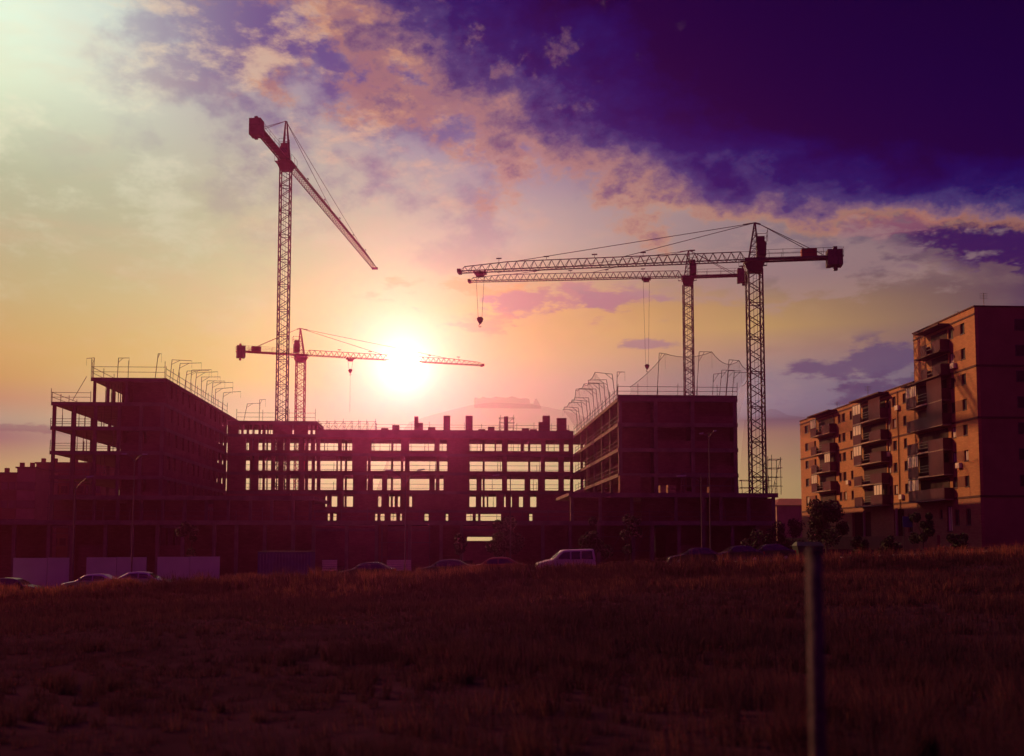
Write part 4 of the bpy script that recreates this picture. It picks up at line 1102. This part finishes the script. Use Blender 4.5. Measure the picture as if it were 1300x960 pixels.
# ------------------------------------------------------------------ vehicles (length along x, nose at -x)
def car(label, kind, m, loc, rz, group):
    g = thing('parked_car' if kind == 'car' else 'parked_van', label, 'car' if kind == 'car' else 'van', loc, rz, group)
    if kind == 'car':
        L, Wd = 4.3, 1.72
        low = [(-2.12, .32), (-2.16, .52), (-2.08, .68), (-1.7, .80), (-1.05, .92), (1.55, .98), (2.05, .94), (2.14, .70), (2.12, .35)]
        cabp = [(-1.05, .92), (-.42, 1.33), (-.1, 1.41), (.55, 1.44), (1.05, 1.38), (1.75, 1.0)]
        wy = .82; tw = .60; fx = (-1.35, 1.30)
    else:
        L, Wd = 4.3, 1.78
        low = [(-2.10, .34), (-2.14, .62), (-2.0, .84), (-1.25, 1.06), (-.95, 1.10), (2.05, 1.10), (2.12, .9), (2.12, .36)]
        cabp = [(-.98, 1.10), (-.28, 1.72), (-.05, 1.78), (1.9, 1.84), (2.0, 1.78), (2.08, 1.10)]
        wy = .86; tw = .72; fx = (-1.35, 1.35)
    def loft(prof, wfun, cap=True):
        mb = MB(); n = len(prof); rows_ = (-1, -.86, .86, 1)
        for r_ in rows_:
            for x_, z_ in prof:
                k = 1.0 if abs(r_) < .9 else .0
                zz = z_-(.05 if abs(r_) == 1 else 0) ; mb.v.append((x_, r_*wfun(x_, z_), zz))
        for j in range(3):
            for i in range(n-1): mb.f.append((j*n+i, j*n+i+1, (j+1)*n+i+1, (j+1)*n+i))
        mb.f.append(tuple(range(n))[::-1]); mb.f.append(tuple(range(3*n, 4*n)))
        return mb
    lb_ = loft(low, lambda x_, z_: wy*(1-.10*max(0, abs(x_)-1.5)))
    n = len(low)
    for j in range(3): lb_.f.append((j*n, (j+1)*n, (j+1)*n+n-1, j*n+n-1))
    body = build('body', lb_, m, g, rel=False, smooth_=False)
    zr0 = cabp[0][1]; zr1 = max(z for _, z in cabp)
    cb_ = loft(cabp, lambda x_, z_: wy*.98-(wy-tw)*(z_-zr0)/(zr1-zr0)*.9)
    build('roof', cb_, m, g, rel=False, smooth_=False)
    # side glass, slightly proud of the cabin sides
    for sgn, nm in ((-1, 'r'), (1, 'l')):
        if kind == 'car': panes = [[(-.82, .97), (-.36, 1.28), (.22, 1.33), (.22, .98)], [(.30, .98), (.30, 1.33), (.95, 1.30), (1.42, 1.02)]]
        else: panes = [[(-.72, 1.14), (-.18, 1.62), (.28, 1.66), (.28, 1.14)], [(.38, 1.14), (.38, 1.67), (1.0, 1.69), (1.0, 1.14)], [(1.10, 1.14), (1.10, 1.70), (1.86, 1.72), (1.92, 1.14)]]
        for pn in panes:
            mb = MB(); 
            for off in (.0, .03):
                for x_, z_ in pn:
                    yy = wy*.98-(wy-tw)*(z_-zr0)/(zr1-zr0)*.9
                    mb.v.append((x_, sgn*(yy+.012+off*.4), z_-.02))
            q = len(pn); mb.f += [tuple(range(q)), tuple(range(q, 2*q))[::-1]]+[(i, (i+1) % q, q+(i+1) % q, q+i) for i in range(q)]
            build('window', mb, carglass, g, rel=False)
    a, b = cabp[0], cabp[1]
    mb = MB(); nx, nz = -(b[1]-a[1]), (b[0]-a[0]); ll = math.hypot(nx, nz); nx /= ll; nz /= ll
    pts = []
    for f, yy in ((.12, wy*.86), (.9, tw*.92)):
        x_, z_ = a[0]+(b[0]-a[0])*f, a[1]+(b[1]-a[1])*f
        pts.append((x_+nx*.015, z_+nz*.015, yy))
    mb.v += [(pts[0][0], -pts[0][2], pts[0][1]), (pts[0][0], pts[0][2], pts[0][1]), (pts[1][0], pts[1][2], pts[1][1]), (pts[1][0], -pts[1][2], pts[1][1])]; mb.f.append((0, 1, 2, 3))
    build('windscreen', mb, carglass, g, rel=False)
    for sgn in (-1, 1):
        build('headlight', MB().quadbox([(low[1][0]-.01, sgn*.42, .56), (low[1][0]+.35, sgn*.74, .62), (low[1][0]+.4, sgn*.76, .62), (low[1][0]+.05, sgn*.44, .56), (low[2][0]-.02, sgn*.42, low[2][1]), (low[2][0]+.33, sgn*.75, low[2][1]+.10), (low[2][0]+.4, sgn*.77, low[2][1]+.10), (low[2][0]+.05, sgn*.44, low[2][1])]), lampglass, g, rel=False)
        build('tail_light', MB().box(2.08, 2.16, sgn*.62-.12, sgn*.62+.12, .72, .95), redlens, g, rel=False)
        build('mirror', MB().box(-.72, -.56, sgn*(wy+.04)-.09, sgn*(wy+.04)+.09, zr0+.06, zr0+.22), m, g, rel=False)
        for x_ in fx:
            wo_ = build('wheel', MB().bar((x_, sgn*(wy-.16), .31), (x_, sgn*(wy+.02), .31), .31, 20), tyre, g, rel=False)
            build('rim', MB().bar((x_, sgn*(wy+.022), .31), (x_, sgn*(wy+.035), .31), .19, 14), rim_m, wo_, rel=False)
    build('bumper', MB().box(low[0][0]-.06, low[0][0]+.1, -.75, .75, .28, .46).box(2.05, 2.2, -.75, .75, .3, .5), mat('bumper_plastic', (.04, .04, .045), .6), g, rel=False)
    return g
GRP = 'cars parked along the road'
def vpos(px, Y): p = P(px, 720, Y); return (p.x, Y, gz(p.x, Y)+.01)
van = car('white window van parked in tall grass, nose to the left', 'van', white_body, vpos(717, 79), R(4), GRP)
def c_at(label, m, px, Y, deg): return car(label, 'car', m, vpos(px, Y), R(deg), GRP)
c_at('silver car with pale roofline before the hoarding, leftmost with roof showing', silver_body, 118, 84, 0)
c_at('silver hatch facing right, just right of the street lamp foot at left', silver_body, 184, 84, 180)
c_at('dark car between the two sets of pale slats standing for sky gaps', dark_body, 466, 84, 0)
c_at('grey saloon partly hidden behind dry grass left of the white van', dark_body, 565, 81, 0)
c_at('dark red car nosed up behind the grass nearest the white van', red_body, 628, 82, 0)
c_at('car almost buried in grass at the far left edge', dark_body, 18, 80, 180)
c_at('dark car in front of the tall double headed street lamp', dark_body, 882, 88, 0)
c_at('dark grey saloon in front of the tall dark crane mast base', dark_body, 935, 91, 5)
c_at('dark saloon parked right of the tall crane mast', dark_body, 975, 92, 0)
# covered green skip / small lorry beside the tree
pg = vpos(1026, 96)
g = thing('covered_skip', 'small green and white covered skip beside the round tree', 'skip', pg)
build('body', MB().quadbox([(-.9, -.8, .1), (.9, -.8, .1), (.9, .8, .1), (-.9, .8, .1), (-1.15, -.9, 1.1), (1.15, -.9, 1.1), (1.15, .9, 1.1), (-1.15, .9, 1.1)]), green_body, g, rel=False)
build('lid', MB().quadbox([(-1.18, -.93, 1.105), (1.18, -.93, 1.105), (1.18, .93, 1.105), (-1.18, .93, 1.105), (-1.0, -.3, 1.45), (1.0, -.3, 1.45), (1.0, .3, 1.45), (-1.0, .3, 1.45)]), green_body, g, rel=False)
for q in (-.7, .7): build('wheel', MB().bar((q, -.9, .1), (q, -.8, .1), .12, 10), tyre, g, rel=False)

# ------------------------------------------------------------------ trees and shrubs
def tree(label, px, Y, h, rad, zc=.62, n=2600, trunk=.12, sq=1.0, seed=1, cat='tree', name='tree', group='trees near the road', ls=.22, lobes=11):
    rng = np.random.default_rng(seed)
    p = P(px, 690, Y); x0, zb = p.x, gz(p.x, Y)
    g = thing(name, label, cat, (x0, Y, zb), 0, group)
    zc_ = h*zc; rz = h*(1-zc)*1.0
    cl = []
    mb = MB().bar((0, 0, -.2), (.05*h*.2, 0, h*.35), trunk, 8, trunk*.7).bar((.05*h*.2, 0, h*.35), (0, 0, h*.8), trunk*.7, 8, trunk*.25)
    for k in range(lobes):
        a = rng.uniform(0, 2*math.pi); rr = rad*rng.uniform(.15, .78); zz = zc_+rz*rng.uniform(-.85, .8)
        c = np.array([math.cos(a)*rr, math.sin(a)*rr, zz]); cl.append((c, rad*rng.uniform(.24, .46)))
        b0 = Vector((0, 0, h*rng.uniform(.25, .55))); mb.bar(b0, Vector(c), trunk*.35, 5, trunk*.08)
    build('trunk', mb, bark, g, rel=False)
    per = int(n*1.9)//lobes; vs = []; fs = []
    for c, r_ in cl:
        d_ = rng.normal(size=(per, 3)); d_ /= np.linalg.norm(d_, axis=1)[:, None]
        q = c+d_*(r_*rng.uniform(.25, 1.12, (per, 1))**.6)*np.array([1, 1, sq])
        for k in range(per):
            u = rng.normal(size=3); u /= np.linalg.norm(u); v = np.cross(u, rng.normal(size=3)); v /= np.linalg.norm(v)
            s_ = ls*rng.uniform(.5, 1.2); o_ = len(vs)
            vs += [tuple(q[k]-u*s_*.5), tuple(q[k]+v*s_*.3), tuple(q[k]+u*s_*.5), tuple(q[k]-v*s_*.3)]; fs.append((o_, o_+1, o_+2, o_+3))
    m2 = MB(); m2.v = vs; m2.f = fs
    build('crown', m2, leaf, g, rel=False)
    return g
tree('round dark tree at the far end of the apartment block', 1049, 99, 5.6, 1.95, .60, 5200, seed=3, lobes=16)
tree('young sparse tree before the near balconies of the apartment block', 1172, 97, 3.6, 1.15, .60, 1900, .06, seed=4, lobes=9)
tree('dark tree in front of the podium left of the white van', 640, 104, 4.9, 1.9, .62, 3600, seed=5, lobes=13)
tree('slender tree before the right podium, right of the white van', 757, 104, 5.0, 1.5, .60, 2200, .07, seed=6, lobes=9)
tree('thin young tree before the hoarding, right of the left street lamp', 243, 95, 5.6, 1.2, .65, 1200, .06, seed=7, lobes=8)
tree('second thin tree before the podium, left of the small street lamp', 586, 105, 4.8, 1.0, .62, 1000, .06, seed=8, lobes=7)
tree('slender tree just right of the first podium tree, near the van', 800, 105, 4.6, 1.2, .62, 1500, .07, seed=9, lobes=8)
for i, (px, Y, h, r_, lb) in enumerate(((985, 110, 3.2, 1.7, 'low dark shrub under the podium scaffold'), (1006, 118, 3.6, 2.0, 'dark shrub left of the apartment block corner'), (962, 104, 2.6, 1.5, 'low shrub left of the scaffold shrub'), (1090, 101, 1.7, .9, 'small shrub by the apartment porch'), (1130, 101, 1.6, 1.2, 'small shrub left of the blue sign'), (1215, 100, 1.7, 1.2, 'small shrub near the near corner of the apartment block'))):
    tree(lb, px, Y, h, r_, .5, 1500, .05, seed=20+i, cat='shrub', name='shrub', group='shrubs by the apartment block', lobes=9)

# ------------------------------------------------------------------ dry grass field
def vnoise(x, y, f, ph):
    u = x*f+ph*17.3; v = y*f+ph*5.7
    iu = np.floor(u); iv = np.floor(v); fu = u-iu; fv = v-iv
    fu = fu*fu*(3-2*fu); fv = fv*fv*(3-2*fv)
    def hsh(a, b): return (np.abs(np.sin(a*127.1+b*311.7+ph*3.3)*43758.5453)) % 1.0
    return ((hsh(iu, iv)*(1-fu)+hsh(iu+1, iv)*fu)*(1-fv)+(hsh(iu, iv+1)*(1-fu)+hsh(iu+1, iv+1)*fu)*fv)*2-1
def noise2(x, y, f, ph):
    xr = x*.83+y*.56; yr = -x*.56+y*.83
    return vnoise(xr, yr, f, ph)*.6+vnoise(x, y, f*2.3, ph+1.1)*.3+vnoise(xr, yr, f*4.9, ph+2.3)*.2
def grass():
    P_ = []
    bands = [(3.5, 9, 70000), (9, 20, 150000), (20, 40, 200000), (40, 60, 190000), (60, 75.0, 260000)]
    for y0, y1, n in bands:
        y = np.sqrt(RNG.uniform(y0*y0, y1*y1, n)); x = RNG.uniform(-.60, .60, n)*(y+2)
        P_.append(np.stack([x, y], 1))
    p = np.concatenate(P_); x, y = p[:, 0], p[:, 1]
    cl = noise2(x, y, .55, .4)*.6+noise2(x, y, 1.7, 2.1)*.4+noise2(x, y, .17, 5.1)*.5
    smoothpatch = np.exp(-(((x+7-y*.0)/8)**2+((y-26)/14)**2))    # short turf left of centre
    dens = np.clip(.55+.75*cl-.05*smoothpatch, .30, 1)
    keep = RNG.uniform(0, 1, len(x)) < dens
    x, y, cl, sp_ = x[keep], y[keep], cl[keep], smoothpatch[keep]
    # gather toward tufts
    cell = .5+0*y
    xr, yr = x*.857+y*.515, -x*.515+y*.857
    xr = xr+.55*vnoise(x, y, 1.1, 3.3); yr = yr+.55*vnoise(x, y, 1.1, 8.1)
    jx = np.round(xr/cell)*cell; jy = np.round(yr/cell)*cell
    h1 = np.abs(np.sin(jx*12.9898+jy*78.233)*43758.5453) % 1; h2 = np.abs(np.sin(jx*39.34+jy*11.13)*24634.63) % 1
    qx = jx+(h1-.5)*cell*1.5; qy = jy+(h2-.5)*cell*1.5; tx = qx*.857-qy*.515; ty = qx*.515+qy*.857
    pull = .55*(h2 > .3)
    x = x+(tx-x)*pull; y = y+(ty-y)*pull
    # bushy clumps along the road side of the field
    bx, by, bh = [], [], []
    spots = [(66, .9), (80, .8), (140, 1.15), (152, 1.2), (166, .9), (212, .6), (236, .7), (262, .7), (292, .9), (318, 1.0), (345, 1.0), (372, .9), (396, .95), (430, .5), (452, .4), (520, .7), (548, .8), (572, 1.0), (590, 1.05), (610, 1.0), (640, .95), (662, .8), (700, .55), (722, .75), (745, .8), (770, .9), (800, .8), (835, .85), (870, .75), (910, .7), (960, .6), (1010, .5), (1075, .5), (1130, .45), (1190, .4), (1262, .75), (1285, .9), (30, .7), (8, .8)]
    spots += [(float(RNG.uniform(-60, 1360)), float(RNG.uniform(.35, .6))) for _ in range(70)]
    for q, hh in spots:
        Yc = RNG.uniform(67.5, 72.5); xc = P(q, 720, Yc).x; m_ = int(1500*hh)
        a_ = RNG.uniform(0, 6.283, m_); r_ = np.sqrt(RNG.uniform(0, 1, m_))*(.55+.5*hh)
        bx.append(xc+np.cos(a_)*r_*1.3); by.append(Yc+np.sin(a_)*r_); bh.append(hh*(1-.45*(r_/(.55+.5*hh))**2)*RNG.uniform(.45, 1.05, m_))
    bx, by, bh = map(np.concatenate, (bx, by, bh)); nb_ = len(bx)
    x = np.concatenate([x, bx]); y = np.concatenate([y, by]); cl = np.concatenate([cl, np.zeros(nb_)]); sp_ = np.concatenate([sp_, np.zeros(nb_)])
    kx = np.round(bx/1.1)*1.1; ky = np.round(by/1.1)*1.1
    g1 = np.abs(np.sin(kx*12.9898+ky*78.233)*43758.5453) % 1
    h1 = np.concatenate([h1, .35+.65*g1]); h2 = np.concatenate([h2, np.full(nb_, .9)])
    tx = np.concatenate([tx, kx]); ty = np.concatenate([ty, ky])
    z = ground(x, y)
    edge = np.exp(-((y-69.0)/5.5)**2)
    h = (.12+.30*np.clip(cl+.35, 0, 1.1)+.10*h1)*(1-.5*sp_)*RNG.uniform(.55, 1.25, len(x))
    h = h+edge*(.26+.55*h1*(h2 > .4)+.45*np.clip(noise2(x, y, .23, 1.1), 0, 1))*RNG.uniform(.5, 1.15, len(x))
    h[-nb_:] = bh; h2[-nb_:] = np.clip(.9+.8*g1, 0, 2)
    wd = .0022+.00020*y
    a = RNG.uniform(0, 2*np.pi, len(x)); ln = RNG.uniform(.05, .55, len(x))*h
    outx, outy = x-tx, y-ty; om = np.sqrt(outx**2+outy**2)+1e-4
    dx = np.cos(a)*ln*.6+outx/om*ln*.7; dy = np.sin(a)*ln*.6+outy/om*ln*.7
    cx, cy_ = np.cos(a+1.57), np.sin(a+1.57)
    n = len(x); v = np.zeros((n, 5, 3), np.float32)
    for k, (f, ww) in enumerate(((0, 1), (0, -1), (.55, -.75), (.55, .75), (1, 0))):
        fx = f**1.7
        v[:, k, 0] = x+dx*fx+cx*wd*ww; v[:, k, 1] = y+dy*fx+cy_*wd*ww; v[:, k, 2] = z-.02+h*f
    me = bpy.data.meshes.new('dry_grass')
    idx = np.arange(n)[:, None]*5
    loops = np.concatenate([idx+np.array([0, 1, 2, 3]), idx+np.array([3, 2, 4])], 1).ravel().astype(np.int32)
    me.vertices.add(n*5); me.vertices.foreach_set('co', v.ravel())
    me.loops.add(len(loops)); me.loops.foreach_set('vertex_index', loops)
    st = np.zeros((n, 2), np.int32); st[:, 0] = np.arange(n)*7; st[:, 1] = st[:, 0]+4
    me.polygons.add(n*2); me.polygons.foreach_set('loop_start', st.ravel())
    tot = np.tile(np.array([4, 3], np.int32), n); me.polygons.foreach_set('loop_total', tot)
    me.update(calc_edges=True); me.validate()
    at = me.attributes.new('tone', 'FLOAT', 'POINT')
    patch = np.clip(.5+.9*noise2(x, y, .11, 7.7), 0, 1)
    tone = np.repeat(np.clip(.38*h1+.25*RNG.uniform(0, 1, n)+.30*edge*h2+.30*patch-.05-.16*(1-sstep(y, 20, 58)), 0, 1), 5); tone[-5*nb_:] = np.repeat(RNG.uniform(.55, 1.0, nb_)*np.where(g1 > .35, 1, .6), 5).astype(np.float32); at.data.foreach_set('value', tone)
    m = bpy.data.materials.new('dry_grass'); m.use_nodes = True; t = m.node_tree; b = t.nodes['Principled BSDF']
    an = t.nodes.new('ShaderNodeAttribute'); an.attribute_name = 'tone'
    cr = t.nodes.new('ShaderNodeValToRGB'); e = cr.color_ramp.elements
    e[0].position = .05; e[0].color = (.034, .016, .030, 1); e[1].position = 1.0; e[1].color = (.42, .15, .10, 1)
    k = e.new(.58); k.color = (.078, .029, .042, 1)
    t.links.new(an.outputs['Fac'], cr.inputs[0]); t.links.new(cr.outputs[0], b.inputs['Base Color'])
    b.inputs['Roughness'].default_value = .8; b.inputs['Specular IOR Level'].default_value = .0
    tl = t.nodes.new('ShaderNodeBsdfTranslucent'); ms = t.nodes.new('ShaderNodeMixShader'); ms.inputs[0].default_value = .36
    t.links.new(cr.outputs[0], tl.inputs[0]); t.links.new(b.outputs[0], ms.inputs[1]); t.links.new(tl.outputs[0], ms.inputs[2]); t.links.new(ms.outputs[0], t.nodes['Material Output'].inputs[0])
    me.materials.append(m)
    o = bpy.data.objects.new('dry_grass', me); COL.objects.link(o)
    tag(o, 'field of dry reddish grass tufts in front of the road', 'grass'); o['kind'] = 'stuff'
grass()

# ------------------------------------------------------------------ haze
HAZE = True
if HAZE:
    hb = MB().box(-420, 420, -30, 420, -4.5, 78.5)
    hm = bpy.data.materials.new('haze'); hm.use_nodes = True; t = hm.node_tree
    for n in list(t.nodes): t.nodes.remove(n)
    pv = t.nodes.new('ShaderNodeVolumePrincipled'); ot = t.nodes.new('ShaderNodeOutputMaterial')
    pv.inputs['Color'].default_value = (1.0, .13, .40, 1); pv.inputs['Density'].default_value = .00075; pv.inputs['Anisotropy'].default_value = .91
    t.links.new(pv.outputs[0], ot.inputs['Volume'])
    o = build('haze', hb, hm); o['kind'] = 'stuff'; o['label'] = 'thin reddish evening haze over the building site'; o['category'] = 'haze'
